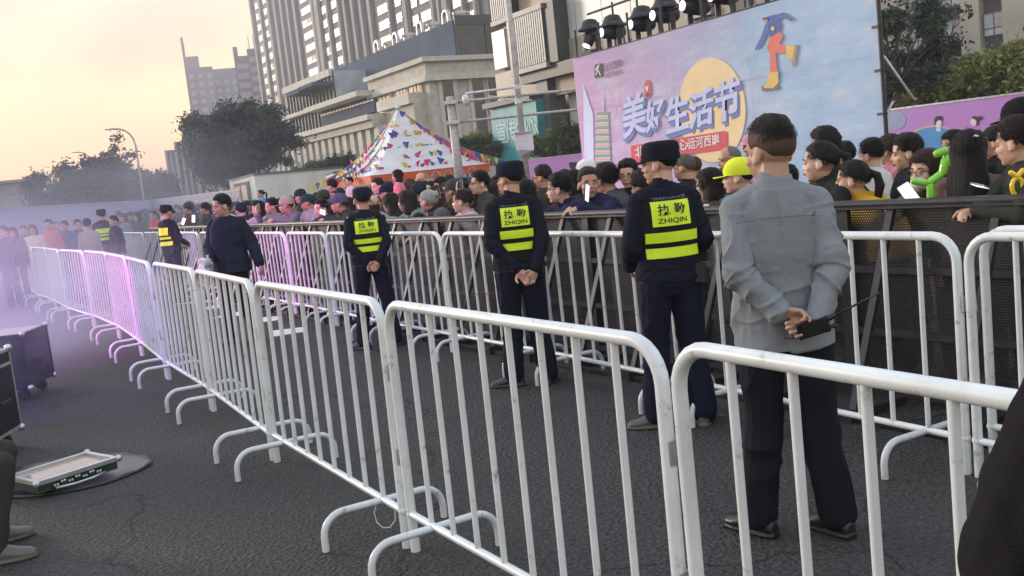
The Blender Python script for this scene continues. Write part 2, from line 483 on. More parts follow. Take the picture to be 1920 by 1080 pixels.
def mesh_panel(t, label, kink=0.0, origin=None, dirv=None):
    o_ = (origin if origin is not None else FL0 + FLd * t)
    dv = dirv or FLd
    root = empty('mesh_fence', o_, math.atan2(dv.y, dv.x))
    tag(root, label, 'fence', 'black mesh fence panels holding back the crowd')
    if not fm:
        H = 1.19
        f = MB()
        for x in (.02, PW - .02): f.bx(x - .02, x + .02, -.02, .02, 0, H)
        for z in (.06, .42, .80): f.bx(.04, PW - .04, -.018, .018, z - .02, z + .02)
        fm['frame'] = f.mesh('frame', M_black)
        fm['mesh_sheet'] = MB().poly([(.04, -.022, .02), (PW - .04, -.022, .02), (PW - .04, -.022, H - .02), (.04, -.022, H - .02)]).mesh('mesh_sheet', M_perf)
        tr = MB().tube([(0, 0, H), (PW, 0, H)], .026, 12)
        tr.box((PW / 2, .03, H - .02), (PW, .05, .012))
        fm['top_rail'] = tr.mesh('top_rail', M_black, True, 40)
        # lane side is +y here (dirv runs to the left, so its left normal faces the lane)
        b = MB().box((0, .24, .60), (.045, .03, 1.30), Matrix.Rotation(R(22), 3, 'X'))
        fm['brace'] = b.mesh('brace', M_black)
        fm['base_bar'] = MB().bx(-.02, .02, 0, .50, .01, .05).bx(-.035, .035, .44, .53, .0, .07).mesh('base_bar', M_black)
        fm['base_plate'] = MB().bx(0, PW, .46, .50, .008, .035).mesh('base_plate', M_black)
    for k in ('frame', 'mesh_sheet', 'top_rail', 'base_plate'): link(k, fm[k], root)
    for x in (.3, .95):
        link('brace', fm['brace'], root, loc=(x, 0, 0))
        link('base_bar', fm['base_bar'], root, loc=(x, 0, 0))
    return root
FLtop = FL0 + FLd * 0
k = 0
for i in range(-2, 15):
    mesh_panel(i * PW, 'black perforated steel fence panel, %s from the right in its line' % ORD[k]); k += 1
# the line bends slightly further on
p0 = FL0 + FLd * (15 * PW)
# ------------------------------------------------------------------ figures
def vnoise(p, seed=0):
    p = np.asarray(p, float) + seed * 17.31
    i = np.floor(p).astype(np.int64); f = p - i; f = f * f * (3 - 2 * f)
    def h(a, b, c):
        n = (a * 374761393 + b * 668265263 + c * 2147483647 + seed * 1013) & 0x7fffffff
        n = (n ^ (n >> 13)) * 1274126177 & 0x7fffffff
        return ((n ^ (n >> 16)) & 0xffff) / 65535.0
    r = 0
    for dx in (0, 1):
        for dy in (0, 1):
            for dz in (0, 1):
                wx = f[:, 0] if dx else 1 - f[:, 0]; wy = f[:, 1] if dy else 1 - f[:, 1]; wz = f[:, 2] if dz else 1 - f[:, 2]
                r = r + wx * wy * wz * h(i[:, 0] + dx, i[:, 1] + dy, i[:, 2] + dz)
    return r
def remesh(mb, name, voxel, mats, smooth=3, fold=None):
    me0 = mb.mesh('tmp_' + name)
    o = bpy.data.objects.new('tmp', me0); COL.objects.link(o)
    md = o.modifiers.new('r', 'REMESH'); md.mode = 'VOXEL'; md.voxel_size = voxel; md.adaptivity = 0
    if smooth:
        ms = o.modifiers.new('s', 'SMOOTH'); ms.factor = .5; ms.iterations = smooth
    dg = bpy.context.evaluated_depsgraph_get()
    me = bpy.data.meshes.new_from_object(o.evaluated_get(dg)); me.name = name
    bpy.data.objects.remove(o); bpy.data.meshes.remove(me0)
    me.materials.clear()
    for m_ in (mats if isinstance(mats, (list, tuple)) else [mats]): me.materials.append(m_)
    n = len(me.vertices)
    if fold is not None:
        co = np.empty(n * 3); me.vertices.foreach_get('co', co); co = co.reshape(-1, 3)
        no = np.empty(n * 3); me.vertices.foreach_get('normal', no); no = no.reshape(-1, 3)
        co = co + no * fold(co)[:, None]
        me.vertices.foreach_set('co', co.ravel())
    me.polygons.foreach_set('use_smooth', [True] * len(me.polygons))
    me.update()
    return me
def folds(amp, s=(7, 7, 11), seed=1, z0=None):
    def f(co):
        wv = (vnoise(co * 5.0, seed + 5) - .5) * 1.2
        q = co * np.array(s) + wv[:, None]
        a = vnoise(q, seed); r = 1 - np.abs(a * 2 - 1)
        b = vnoise(q * 2.3 + 3, seed + 2)
        return amp * ((r ** 2 - .35) * 1.0 + (b - .5) * .45)
    return f
def arm_folds(J, amp, seed=1):
    segs = []
    for s in 'LR':
        segs += [(V3(J['s' + s]), V3(J['e' + s]), 0.0), (V3(J['e' + s]), V3(J['w' + s]), .3)]
    def f(co):
        n = len(co); best = np.full(n, 9.0); par = np.zeros(n)
        for a, b, o in segs:
            a = np.array(a); b = np.array(b); d = b - a; L2 = d @ d
            t = np.clip(((co - a) @ d) / L2, 0, 1); dist = np.linalg.norm(co - (a + t[:, None] * d), axis=1)
            m_ = dist < best; best[m_] = dist[m_]; par[m_] = (t * math.sqrt(L2) + o)[m_]
        wa = np.clip((.105 - best) / .03, 0, 1) * np.clip((np.abs(co[:, 0]) - .07) / .07, 0, 1) ** .5
        wp = (vnoise(co * 9, seed + 8) - .5) * 2.2
        q = np.stack([par * 17 + wp + co[:, 2] * 6, co[:, 0] * 3.0, co[:, 1] * 6 + wp], 1)
        A = 1 - np.abs(vnoise(q, seed) * 2 - 1); A = A ** 3 - .22
        nearel = np.exp(-((par - .27) / .14) ** 2); A = A * (.55 + .9 * nearel)
        wt_ = (vnoise(co * 4, seed + 3) - .5) * 2.0
        q2 = np.stack([co[:, 0] * 10 + co[:, 2] * 2.2 * np.sign(co[:, 0]) + wt_, co[:, 1] * 5, co[:, 2] * 3.2 + wt_], 1)
        T = 1 - np.abs(vnoise(q2, seed + 1) * 2 - 1); T = T ** 3 - .22
        q3 = np.stack([co[:, 0] * 5 + wt_, co[:, 1] * 5, co[:, 2] * 24 + wt_ * 2], 1)
        Wst = 1 - np.abs(vnoise(q3, seed + 2) * 2 - 1); Wst = (Wst ** 3 - .22) * np.exp(-((co[:, 2] - 1.0) / .10) ** 2)
        return np.clip((1.43 - co[:, 2]) / .06, 0, 1) * amp * (wa * A + (1 - wa) * (T * .8 + Wst * .7) + .18 * (vnoise(co * 45, seed + 6) - .5))
    return f
def add_blades(me, style, seed):
    rs = random.Random(seed * 7 + len(style)); fade = style in ('fade', 'short', 'buzz')
    L0 = dict(short=.016, fade=.011, buzz=.004, crop=.026, curly=.024, bob=.05, long=.055, tail=.030, bun=.03, bald=.002)[style]
    if L0 < .01: return me
    down = style in ('bob', 'long'); mb = MB(); whorl = Vector((.05, -.45, .9)).normalized(); n = 1500; k = 0
    while k < n:
        d = Vector((rs.gauss(0, 1), rs.gauss(0, 1), rs.gauss(0, 1))).normalized()
        el = math.degrees(math.asin(d.z)); fr = abs(math.degrees(math.atan2(d.x, d.y)))
        lim = (35 if fr < 50 else (28 if style == 'fade' else 4) if fr < 100 else (8 if style == 'fade' else -20)) if not down else (25 if fr < 50 else -25)
        if el < lim + rs.uniform(-4, 4): continue
        k += 1
        t = dict(short=.010, fade=.013, crop=.016, curly=.022, bob=.015, long=.016, tail=.010, bun=.010).get(style, .01)
        if style in ('short', 'crop', 'fade'): t *= .42 + .85 * max(0., min(1., (el + 12) / 60.))
        p = HC + Vector((d.x * (HR[0] + t - .003), d.y * (HR[1] + t - .003), d.z * (HR[2] + t - .003)))
        fl = (Vector((0, 0, -1)) if down else (d - whorl)); fl = (fl - d * fl.dot(d)); fl = fl.normalized() if fl.length > 1e-4 else d.orthogonal()
        fl = (fl + Vector((rs.gauss(0, .25), rs.gauss(0, .25), rs.gauss(0, .25)))).normalized()
        L = L0 * rs.uniform(.5, 1.2); up = .28 if style == 'fade' else .10 if down or style in ('tail', 'bun') else .55
        w_ = fl.cross(d).normalized() * .0016
        m_ = p + fl * L * .5 + d * L * up * .6; e_ = p + fl * L + d * L * up
        mb.add([p - w_, p + w_, m_ + w_ * .8, m_ - w_ * .8, e_], [(0, 1, 2, 3), (3, 2, 4)])
    bm = bmesh.new(); bm.from_mesh(me); t2 = mb.mesh('t', M_hair); bm.from_mesh(t2); bm.to_mesh(me); bm.free(); bpy.data.meshes.remove(t2)
    return me
HC = Vector((0, -.008, .03)); HR = (.079, .097, .090)     # cranium
def head_mat(pos, yaw=0., pitch=0., roll=0., hs=1.06):
    return Matrix.Translation(Vector(pos)) @ Matrix.Scale(hs, 4) @ Matrix.Rotation(yaw, 4, 'Z') @ Matrix.Rotation(pitch, 4, 'X') @ Matrix.Rotation(roll, 4, 'Y')
def head_prims(mb, Mh, fem=False):
    e = lambda c, r, rot=None: mb.ell(c, r, Mh, rot=rot)
    e(HC, HR)
    e((0, .028, -.030), (.062, .064, .082))
    e((0, .012, -.060), (.058 if not fem else .052, .058, .045))
    e((0, .060, -.092), (.026, .024, .020))
    for s in (-1, 1):
        e((s * .040, .052, -.028), (.024, .026, .022))
        e((s * .030, .076, .018), (.026, .014, .010))
        e((s * .080, -.010, -.012), (.011, .021, .034), Matrix.Rotation(s * R(-14), 3, 'Y') @ Matrix.Rotation(R(12), 3, 'X'))
        e((s * .010, .093, -.033), (.008, .009, .007))
    mb.cap((0, .088, .008), (0, .103, -.028), .008, .0095, Mh, 10)
    e((0, .087, -.056), (.023, .012, .006)); e((0, .085, -.066), (.019, .012, .007))
def hand_prims(mb, wr, d, nrm, curl=.5, side=1, scale=1.0, spread=1.0):
    """palm + five fingers. d: hand direction, nrm: palm normal (fingers curl towards it), side: thumb side sign"""
    wr = Vector(wr); d = Vector(d).normalized(); nrm = Vector(nrm); nrm = (nrm - d * nrm.dot(d)).normalized()
    s = d.cross(nrm) * side; k = scale
    rt = Matrix((s, d, nrm)).transposed()
    mb.ell(wr + d * .045 * k, (.040 * k, .052 * k, .017 * k), rot=rt)
    mb.cap(wr, wr + d * .03 * k, .024 * k, .026 * k)
    for i, (off, L, bs) in enumerate(((.030, .072, .088), (.0105, .082, .094), (-.0095, .076, .090), (-.0290, .060, .080))):
        p = wr + d * bs * k * .95 + s * off * k * spread
        a = 0.0; seg = (.46, .30, .24); r0 = .0088 * k
        q0 = p - d * .02 * k
        mb.cap(q0, p, r0 * 1.05, r0, seg=8)
        for j in range(3):
            a += curl * (.75 + .12 * i) * (1.0 if j else .8)
            dirv = d * math.cos(a) + nrm * math.sin(a)
            q = p + dirv * L * seg[j] * k
            mb.cap(p, q, r0 * (1 - .09 * j), r0 * (1 - .09 * (j + 1)), seg=8); p = q
    p = wr + d * .018 * k + s * .026 * k
    q = p + (d * .55 + s * .75 + nrm * .25).normalized() * .042 * k
    mb.cap(p, q, .0125 * k, .0105 * k, seg=8)
    t = q + (d * .85 + s * .15 + nrm * (.3 + curl * .4)).normalized() * .036 * k
    mb.cap(q, t, .0102 * k, .0085 * k, seg=8)
def stand_pose():
    return dict(pel=(0, 0, .93), wai=(0, 0, 1.08), che=(0, .005, 1.27), nb=(0, -.012, 1.445), hd=(0, .012, 1.585),
                sL=(-.160, -.01, 1.375), eL=(-.205, -.03, 1.11), wL=(-.235, .03, .87), sR=(.160, -.01, 1.375), eR=(.205, -.03, 1.11), wR=(.235, .03, .87),
                hL=(-.088, 0, .90), kL=(-.100, .015, .49), aL=(-.115, -.025, .085), hR=(.088, 0, .90), kR=(.100, .015, .49), aR=(.115, -.025, .085),
                fL=(-.16, 1, 0), fR=(.16, 1, 0), yaw=0., pitch=0., roll=0., palmL=(1, 0, 0), palmR=(-1, 0, 0), curl=.45, handL=None, handR=None)
def V3(x): return Vector(x)
def spine_secs(J, rows, infl=0.0):
    """rows: (t along spine 0 pelvis-bottom .. 1 neck, rx, ry)"""
    pel, wai, che, nb = map(V3, (J['pel'], J['wai'], J['che'], J['nb']))
    bot = pel - (wai - pel).normalized() * .12
    K = [(0, bot), (.2, pel), (.42, wai), (.72, che), (1.0, nb), (1.2, nb + (nb - che).normalized() * .035)]
    rs = (V3(J['sR']) - V3(J['sL'])).normalized(); rh = (V3(J['hR']) - V3(J['hL'])).normalized()
    def P(t):
        for (t0, a), (t1, b) in zip(K, K[1:]):
            if t <= t1: return a.lerp(b, (t - t0) / (t1 - t0))
        return K[-1][1]
    out = []
    for t, rx, ry in rows:
        c = P(t); tn = (P(min(1.2, t + .12)) - P(max(0, t - .12))).normalized()
        rt = rh.lerp(rs, min(1, max(0, (t - .1) / .6))); rt = (rt - tn * rt.dot(tn)).normalized()
        out.append((c, rt, tn.cross(rt), rx + infl, ry + infl))
    return out
BODY_ROWS = [(-.02 + .02, .135, .085), (.1, .163, .108), (.2, .165, .112), (.33, .150, .104), (.45, .142, .100), (.58, .158, .110), (.72, .160, .116), (.84, .150, .104), (.93, .115, .085), (1.0, .075, .065), (1.08, .058, .058)]
def body_prims(mb, J, fem=False, face=True, hands=True):
    mb.loft(spine_secs(J, BODY_ROWS))
    for s in 'LR':
        sh, el, wr = V3(J['s' + s]), V3(J['e' + s]), V3(J['w' + s])
        mb.cap(V3(J['nb']), sh, .050, .046)
        mb.cap(sh, el, .048, .038); mb.cap(el, wr, .038, .025); mb.ell(sh, (.050, .052, .055))
        h, kn, an = V3(J['h' + s]), V3(J['k' + s]), V3(J['a' + s])
        mb.cap(h, kn, .085, .055); mb.cap(kn, an, .052, .036); mb.ell(kn.lerp(an, .3) + Vector((0, -.015, 0)), (.052, .055, .10))
        f = V3(J['f' + s]).normalized()
        mb.cap(an - Vector((0, 0, .04)) - f * .03, an - Vector((0, 0, .052)) + f * .10, .028, .018)
        if hands:
            hd = J.get('hand' + s) or (wr - el)
            hand_prims(mb, wr, hd, J['palm' + s], J.get('curl' + s, J['curl']), side=J.get('thumb' + s, 1 if s == 'L' else -1))
    nb, hd = V3(J['nb']), V3(J['hd'])
    Mh = head_mat(hd, J['yaw'], J['pitch'], J['roll'], J.get('hs', 1.07))
    mb.cap(nb - (hd - nb).normalized() * .03, Mh @ Vector((0, -.012, -.03)), .063 if not fem else .050, .058 if not fem else .047)
    head_prims(mb, Mh, fem)
    return Mh
def top_prims(mb, J, infl=.014, hem=.0, sleeve=(.060, .052, .042), full=True, collar=True, slv=1.0):
    rows = [(hem, .186, .136)] + [(t, rx * 1.02, ry * 1.04) for t, rx, ry in BODY_ROWS if hem + .03 < t < .96] + [(1.0, .085, .072)]
    rows = [(t, max(rx, .184) if t < .24 else rx, max(ry, .128) if t < .24 else ry) for t, rx, ry in rows]
    rows = [(t, rx + (.012 if .25 < t < .6 else 0), ry + (.010 if .25 < t < .6 else 0)) for t, rx, ry in rows]
    mb.loft(spine_secs(J, rows, infl), 24)
    if collar:
        nb, hd = V3(J['nb']), V3(J['hd']); d = (hd - nb).normalized()
        mb.cap(nb - d * .01, nb + d * .028, .070, .064)
    for s in 'LR':
        sh, el, wr = V3(J['s' + s]), V3(J['e' + s]), V3(J['w' + s])
        mb.cap(V3(J['nb']) + Vector((0, 0, -.012)), sh, .056 + infl * .3, .050 + infl * .3)
        mb.ell(sh + Vector((0, 0, -.012)), (.056 + infl * .4, .060, .060))
        if slv >= 1:
            mb.cap(sh, el, sleeve[0] - .004, sleeve[1]); mb.cap(el, el.lerp(wr, .93), sleeve[1], sleeve[2])
        else:
            mb.cap(sh, sh.lerp(el, slv), sleeve[0], sleeve[0])
def trouser_prims(mb, J, w=1.0, flare=1.0):
    mb.loft(spine_secs(J, [(0, .140, .10), (.1, .172, .118), (.2, .168, .114), (.27, .150, .104)], .006), 24)
    for s in 'LR':
        h, kn, an = V3(J['h' + s]), V3(J['k' + s]), V3(J['a' + s])
        mb.cap(h + Vector((0, 0, -.02)), kn, .094 * w, .072 * w); mb.cap(kn, an + Vector((0, 0, .01)), .072 * w, .066 * w * flare)
def shoe_mesh(J, s, vox=.006):
    an = V3(J['a' + s]); f = V3(J['f' + s]).normalized(); r_ = Vector((f.y, -f.x, 0))
    z = Vector((0, 0, 1)); b = Vector((an.x, an.y, 0)); mb = MB()
    secs = [(b - f * .075 + z * .035, r_, z, .026, .030), (b - f * .05 + z * .045, r_, z, .036, .044), (b + z * .055, r_, z, .040, .054), (b + f * .06 + z * .044, r_, z, .044, .042),
            (b + f * .12 + z * .032, r_, z, .048, .031), (b + f * .165 + z * .027, r_, z, .040, .026), (b + f * .19 + z * .022, r_, z, .022, .018)]
    mb.loft([(c, a, zz, rx, ry) for c, a, zz, rx, ry in secs], 18)
    mb.cap(b + z * .05, b + z * .10, .040, .042)
    sole = [(b + f * t + z * .010, r_, z, wd, .011) for t, wd in ((-.08, .026), (-.05, .040), (0, .042), (.06, .047), (.12, .051), (.165, .043), (.195, .024))]
    mb.loft(sole, 18, e=.6)
    return remesh(mb, 'shoe', vox, M_leather, 1)

# hair ------------------------------------------------------------
def hair_mesh(style, seed=0, vox=None):
    mb = MB(); nu, nv = 40, 28
    th = dict(short=.011, buzz=.004, crop=.015, bob=.016, long=.018, tail=.012, bun=.012, curly=.024, bald=.003, fade=.016)[style]
    vs = []
    sd_ = seed * 3.7
    for j in range(nv + 1):
        el = math.pi / 2 - math.pi * j / nv
        for i in range(nu):
            az = 2 * math.pi * i / nu      # 0 = +x ; front = 90deg
            d = Vector((math.cos(el) * math.cos(az), math.cos(el) * math.sin(az), math.sin(el)))
            fr = abs(((math.degrees(az) - 90 + 180) % 360) - 180)     # 0 front .. 180 back
            if style in ('bob', 'long'):
                line = np.interp(fr, [0, 35, 55, 70, 90, 180], [18, 22, -5, -60, -75, -80])
            elif style == 'fade': line = np.interp(fr, [0, 35, 55, 70, 100, 180], [32, 31, 28, 22, 12, -2])
            elif style == 'bald': line = np.interp(fr, [0, 60, 80, 180], [80, 70, 5, -20])
            elif style in ('tail', 'bun'): line = np.interp(fr, [0, 40, 60, 80, 100, 180], [34, 30, 22, 8, -8, -38])
            else: line = np.interp(fr, [0, 35, 55, 68, 84, 100, 130, 180], [32, 31, 22, -10, -4, -8, -34, -40])
            e = math.degrees(el)
            sw = 22.0 if style in ('short', 'buzz', 'crop', 'bald') else 14.0
            mk_ = max(0., min(1., (e - line) / sw + .5)); mk_ = mk_ * mk_ * (3 - 2 * mk_)
            nz = noise.noise(d * 3.1 + Vector((sd_, 0, 0))) + .5 * noise.noise(d * 8 + Vector((0, sd_, 0)))
            fine = noise.noise(Vector((d.x * 24, d.y * 24, d.z * 5)) + Vector((sd_, 0, 0)))
            t = th * (1 + .35 * nz + .22 * fine + (.35 if e > 40 and style in ('crop', 'curly', 'short') else 0))
            if style == 'curly': t += .014 * abs(noise.noise(d * 13 + Vector((sd_, 1, 2))))
            if style in ('short', 'buzz', 'crop', 'fade'): t *= .42 + .85 * max(0., min(1., (e + 12) / 60.))
            if style == 'fade': t *= max(.12, min(1., (e - line) / 48.))
            t = mk_ * t - (1 - mk_) * .006
            bx = 1.0
            vs.append(HC + Vector((d.x * (HR[0] + t) * bx, d.y * (HR[1] + t), d.z * (HR[2] + t))))
    fs = []
    for j in range(nv):
        for i in range(nu):
            i2 = (i + 1) % nu
            fs.append((j * nu + i, (j + 1) * nu + i, (j + 1) * nu + i2, j * nu + i2))
    mb.add(vs, fs)
    X, Y = Vector((1, 0, 0)), Vector((0, 1, 0))
    if style == 'bob':
        mb.loft([((0, -.030, z), X, Y, rx, ry) for z, rx, ry in ((.05, .085, .075), (0, .098, .078), (-.06, .104, .078), (-.12, .100, .070), (-.145, .085, .055))], 22)
    if style == 'long':
        mb.loft([((0, y, z), X, Y, rx, ry) for z, y, rx, ry in ((.06, -.03, .088, .075), (0, -.035, .100, .075), (-.08, -.045, .108, .070), (-.18, -.065, .118, .058), (-.28, -.085, .115, .045), (-.38, -.09, .10, .034), (-.43, -.09, .07, .02))], 26)
    if style == 'tail':
        mb.ell((0, -.105, .045), (.025, .022, .022))
        mb.tube([(0, -.11, .05), (0, -.15, .03), (0, -.165, -.04), (.005, -.15, -.13), (0, -.14, -.2)], [.016, .026, .030, .022, .006], 12)
    if style == 'bun': mb.ell((0, -.105, .075), (.040, .036, .038))
    if style in ('bob', 'long', 'tail', 'bun'):
        fd = lambda co: .0035 * (vnoise(co * np.array((55, 55, 5.)), seed + 3) - .5) * 2 + .004 * (vnoise(co * np.array((22, 22, 3.)), seed + 4) - .5) * 2
        return remesh(mb, 'hair', .006, M_hair, 2, fd)
    return mb.mesh('hair', M_hair, True)
def cap_mesh(kind):
    mb = MB()
    X, Y = Vector((1, 0, 0)), Vector((0, 1, 0))
    if kind == 'duty':          # soft military style cap, flat crown
        mb.loft([((0, y, z), X, Y, rx, ry) for z, y, rx, ry in ((.018, -.010, .089, .107), (.055, -.010, .090, .108), (.092, -.012, .090, .108), (.110, -.014, .083, .099), (.120, -.015, .068, .082), (.124, -.015, .040, .05))], 28)
        mb.loft([((0, -.010, z), X, Y, .094, .111) for z in (.020, .050)], 28)
        by, bz, L = .085, .030, .075
    else:                        # baseball cap
        mb.loft([((0, y, z), X, Y, rx, ry) for z, y, rx, ry in ((.015, -.008, .090, .108), (.05, -.008, .092, .108), (.085, -.010, .084, .098), (.115, -.012, .062, .072), (.130, -.012, .032, .036), (.134, -.012, .008, .008))], 28)
        by, bz, L = .085, .026, .085
    n = 12; top = []
    for k in range(n + 1):
        a = math.pi * k / n
        top.append(Vector((.078 * math.cos(a), by - .02 + (L + .02) * math.sin(a) ** .8, bz - .018 * math.sin(a) - .010 * abs(math.cos(a)))))
    vs = top + [p + Vector((0, 0, -.006)) for p in top]
    N = n + 1
    mb.add(vs, [tuple(range(N)), tuple(range(2 * N - 1, N - 1, -1))] + [(i, i + N, (i + 1) % N + N, (i + 1) % N) for i in range(N)])
    return mb.mesh('cap', M_cloth, True, 40)
def eye_mesh():
    mb = MB(); mb.ell((0, 0, 0), (.0135, .008, .0060), nu=12, nv=8)
    mb.m = 1; mb.ell((0, .0042, 0), (.0058, .0050, .0056), nu=10, nv=6)
    return mb.mesh('eye', [pmat('eye_white', (.42, .38, .36), .3), pmat('iris', (.012, .008, .006), .2)], True)
def brow_mesh():
    return MB().tube([(-.018, -.004, 0), (-.006, .003, .004), (.008, .003, .004), (.019, -.008, -.001)], [.002, .0036, .0036, .0015], 6).mesh('eyebrow', M_hair, True)
def lip_mesh():
    mb = MB(); mb.tube([(-.022, -.008, 0), (-.008, 0, .0035), (0, .001, .002), (.008, 0, .0035), (.022, -.008, 0)], [.001, .0042, .0040, .0042, .001], 8)
    mb.tube([(-.019, -.007, -.003), (0, .000, -.0075), (.019, -.007, -.003)], [.001, .0050, .001], 8)
    return mb.mesh('lips', pmat('lips', (.36, .13, .12), .4), True)
def glasses_mesh():
    mb = MB()
    for s in (-1, 1):
        mb.tube([(s * .031 + .024 * math.cos(a), .098, -.001 + .018 * math.sin(a)) for a in np.linspace(0, 2 * math.pi, 14)[:-1]], .0018, 6, closed=True)
        mb.tube([(s * .055, .097, .005), (s * .078, .06, .006), (s * .082, -.005, .002), (s * .082, -.02, -.012)], .0018, 6)
    mb.tube([(-.008, .099, .002), (.008, .099, .002)], .0018, 6)
    return mb.mesh('glasses', M_glassdark, True)
def mask_mesh():
    mb = MB()
    mb.ell((0, .045, -.058), (.058, .066, .048), nu=18, nv=12)
    return mb.mesh('face_mask', pmat('mask_paper', (.74, .72, .72), .8, var=.04), True)
EYE_ME, BROW_ME, LIP_ME, GLASS_ME, MASK_ME = eye_mesh(), brow_mesh(), lip_mesh(), glasses_mesh(), mask_mesh()
HAIR = {}
def hair(style, seed):
    seed = seed % 3
    if (style, seed) not in HAIR: HAIR[(style, seed)] = add_blades(hair_mesh(style, seed), style, seed)
    return HAIR[(style, seed)]
CAPS = {k: cap_mesh(k) for k in ('duty', 'ball')}
def dress_head(root, Mh, style, hcol, seed=0, face=True, glasses=False, mask=False, cap=None, capcol=(.02, .02, .03)):
    if cap and style in ('short', 'crop', 'curly'): style = 'buzz'
    def at(name, me, loc=(0, 0, 0), rot=(0, 0, 0), sc=(1, 1, 1), color=None):
        o = link(name, me, root, color=color)
        o.matrix_local = Mh @ Matrix.Translation(loc) @ Matrix.Rotation(rot[2], 4, 'Z') @ Matrix.Diagonal((*sc, 1))
        return o
    if style: at('hair', hair(style, seed), color=hcol)
    if style == 'fade': at('hair', hair('buzz', 1), color=(.085, .052, .040))
    if cap: at('cap', CAPS[cap], sc=(1.09, 1.07, 1.04) if style in ('bob', 'tail', 'bun', 'long') else (1.0, 1.0, 1.0), color=capcol)
    if face:
        for s in (-1, 1):
            at('eye', EYE_ME, (s * .030, .0815, .000), (0, 0, -s * .22))
            at('eyebrow', BROW_ME, (s * .031, .0905, .021), (0, 0, 0 if s > 0 else 0), (s, 1, 1), hcol)
        at('lips', LIP_ME, (0, .0965, -.060))
    if glasses: at('glasses', GLASS_ME)
    if mask: at('face_mask', MASK_ME)
BLACK = (.012, .010, .010); DARK = (.022, .015, .012); BROWN = (.06, .025, .015); GREY = (.16, .15, .14)
SK = [(.52, .30, .21), (.60, .37, .27), (.45, .25, .17), (.64, .42, .33), (.38, .20, .13)]
def facing(P, phi):
    v = Vector((-P[0], -P[1])).normalized(); a = R(phi)
    return Vector((v.x * math.cos(a) + v.y * math.sin(a), -v.x * math.sin(a) + v.y * math.cos(a)))
def rz_of(P, phi):
    f = facing(P, phi); return math.atan2(f.y, f.x) - math.pi / 2
def person(J, P, phi, label, vox=.006, fem=False, scale=1.0, skin=SK[0], top=(.1, .1, .1), legs=(.02, .02, .025), shoes=(.02, .02, .02),
           style='short', hcol=DARK, seed=1, face=True, cat='person', group=None, fold=.011, topk={}, trk={}, z=0.0, glasses=False, cap=None, capcol=None, topname='jacket', shoe_col=None, topmat=None, foldseed=1, fs=(7, 7, 11)):
    mb = MB(); Mh = body_prims(mb, J, fem)
    body = remesh(mb, 'person', vox, M_skin, 2)
    root = link('person', body, loc=(P[0], P[1], z), rz=rz_of(P, phi), color=skin); root.scale = (scale,) * 3
    tag(root, label, cat, group)
    mb = MB(); top_prims(mb, J, **topk)
    tm = remesh(mb, topname, vox, topmat or M_cloth, 4, arm_folds(J, fold * 1.15, foldseed)); link(topname, tm, root, color=top)
    mb = MB(); trouser_prims(mb, J, **trk)
    tr = remesh(mb, 'trousers', vox, M_cloth, 4, folds(.012, (9, 9, 5), 4)); link('trousers', tr, root, color=legs)
    for s in 'LR': link('shoe', shoe_mesh(J, s, max(.005, vox)), root, color=shoes)
    dress_head(root, Mh, style, hcol, seed, face, glasses, False, cap, capcol or (.02, .02, .03))
    return root, tm, Mh
def bvh_of(me):
    return BVHTree.FromPolygons([v.co for v in me.vertices], [tuple(p.vertices) for p in me.polygons])
def project_back(pts, bvh, off):
    """pts: (x, z) seen from behind; drops them on the surface from -Y"""
    out = []
    for x, z in pts:
        h = bvh.ray_cast(Vector((x, -1.2, z)), Vector((0, 1, 0)))
        out.append((h[0] + Vector((0, -off, 0))) if h[0] else Vector((x, -.15, z)))
    return out
def decal_grid(root, bvh, x0, x1, z0, z1, name, mat, off=.004, n=14, m=6, skew=0., trim=0.):
    P = []; F = []
    for j in range(m + 1):
        for i in range(n + 1):
            u = i / n; v = j / m
            xx = x0 + (x1 - x0) * u
            xx = xx * (1 - trim * (1 - v))
            P.append((xx, z0 + (z1 - z0) * v + skew * (xx)))
    Q = project_back(P, bvh, off)
    for j in range(m):
        for i in range(n):
            a = j * (n + 1) + i; F.append((a, a + 1, a + n + 2, a + n + 1))
    k = len(Q)
    Q2 = [q + Vector((0, .003, 0)) for q in Q]
    mb = MB().add(Q, F)
    return mb.build(name, mat, root, True)
FONT = {}
def text_mesh(txt, size, ext=0.0, shear=0.0, bold=0.0, w=1.0):
    c = bpy.data.curves.new('t', 'FONT'); c.body = txt; c.size = size; c.align_x = 'CENTER'; c.align_y = 'CENTER'
    c.extrude = ext; c.shear = shear; c.offset = bold; c.resolution_u = 3
    o = bpy.data.objects.new('t', c); COL.objects.link(o)
    dg = bpy.context.evaluated_depsgraph_get()
    me = bpy.data.meshes.new_from_object(o.evaluated_get(dg))
    bpy.data.objects.remove(o); bpy.data.curves.remove(c)
    return me
def text_decal(root, bvh, txt, cx, cz, width, height, name, mat, off=.011, bold=0.0):
    me = text_mesh(txt, 1.0, bold=bold)
    bm = bmesh.new(); bm.from_mesh(me)
    bmesh.ops.triangulate(bm, faces=bm.faces)
    xs = [v.co.x for v in bm.verts]; ys = [v.co.y for v in bm.verts]
    x0, x1, y0, y1 = min(xs), max(xs), min(ys), max(ys)
    bmesh.ops.subdivide_edges(bm, edges=[e for e in bm.edges if e.calc_length() > .25], cuts=1)
    pts = [(cx + ((v.co.x - x0) / (x1 - x0) - .5) * width, cz + ((v.co.y - y0) / (y1 - y0) - .5) * height) for v in bm.verts]
    Q = project_back(pts, bvh, off)
    for v, q in zip(bm.verts, Q): v.co = q
    bm.to_mesh(me); bm.free(); me.materials.clear(); me.materials.append(mat); me.name = name
    return link(name, me, root)
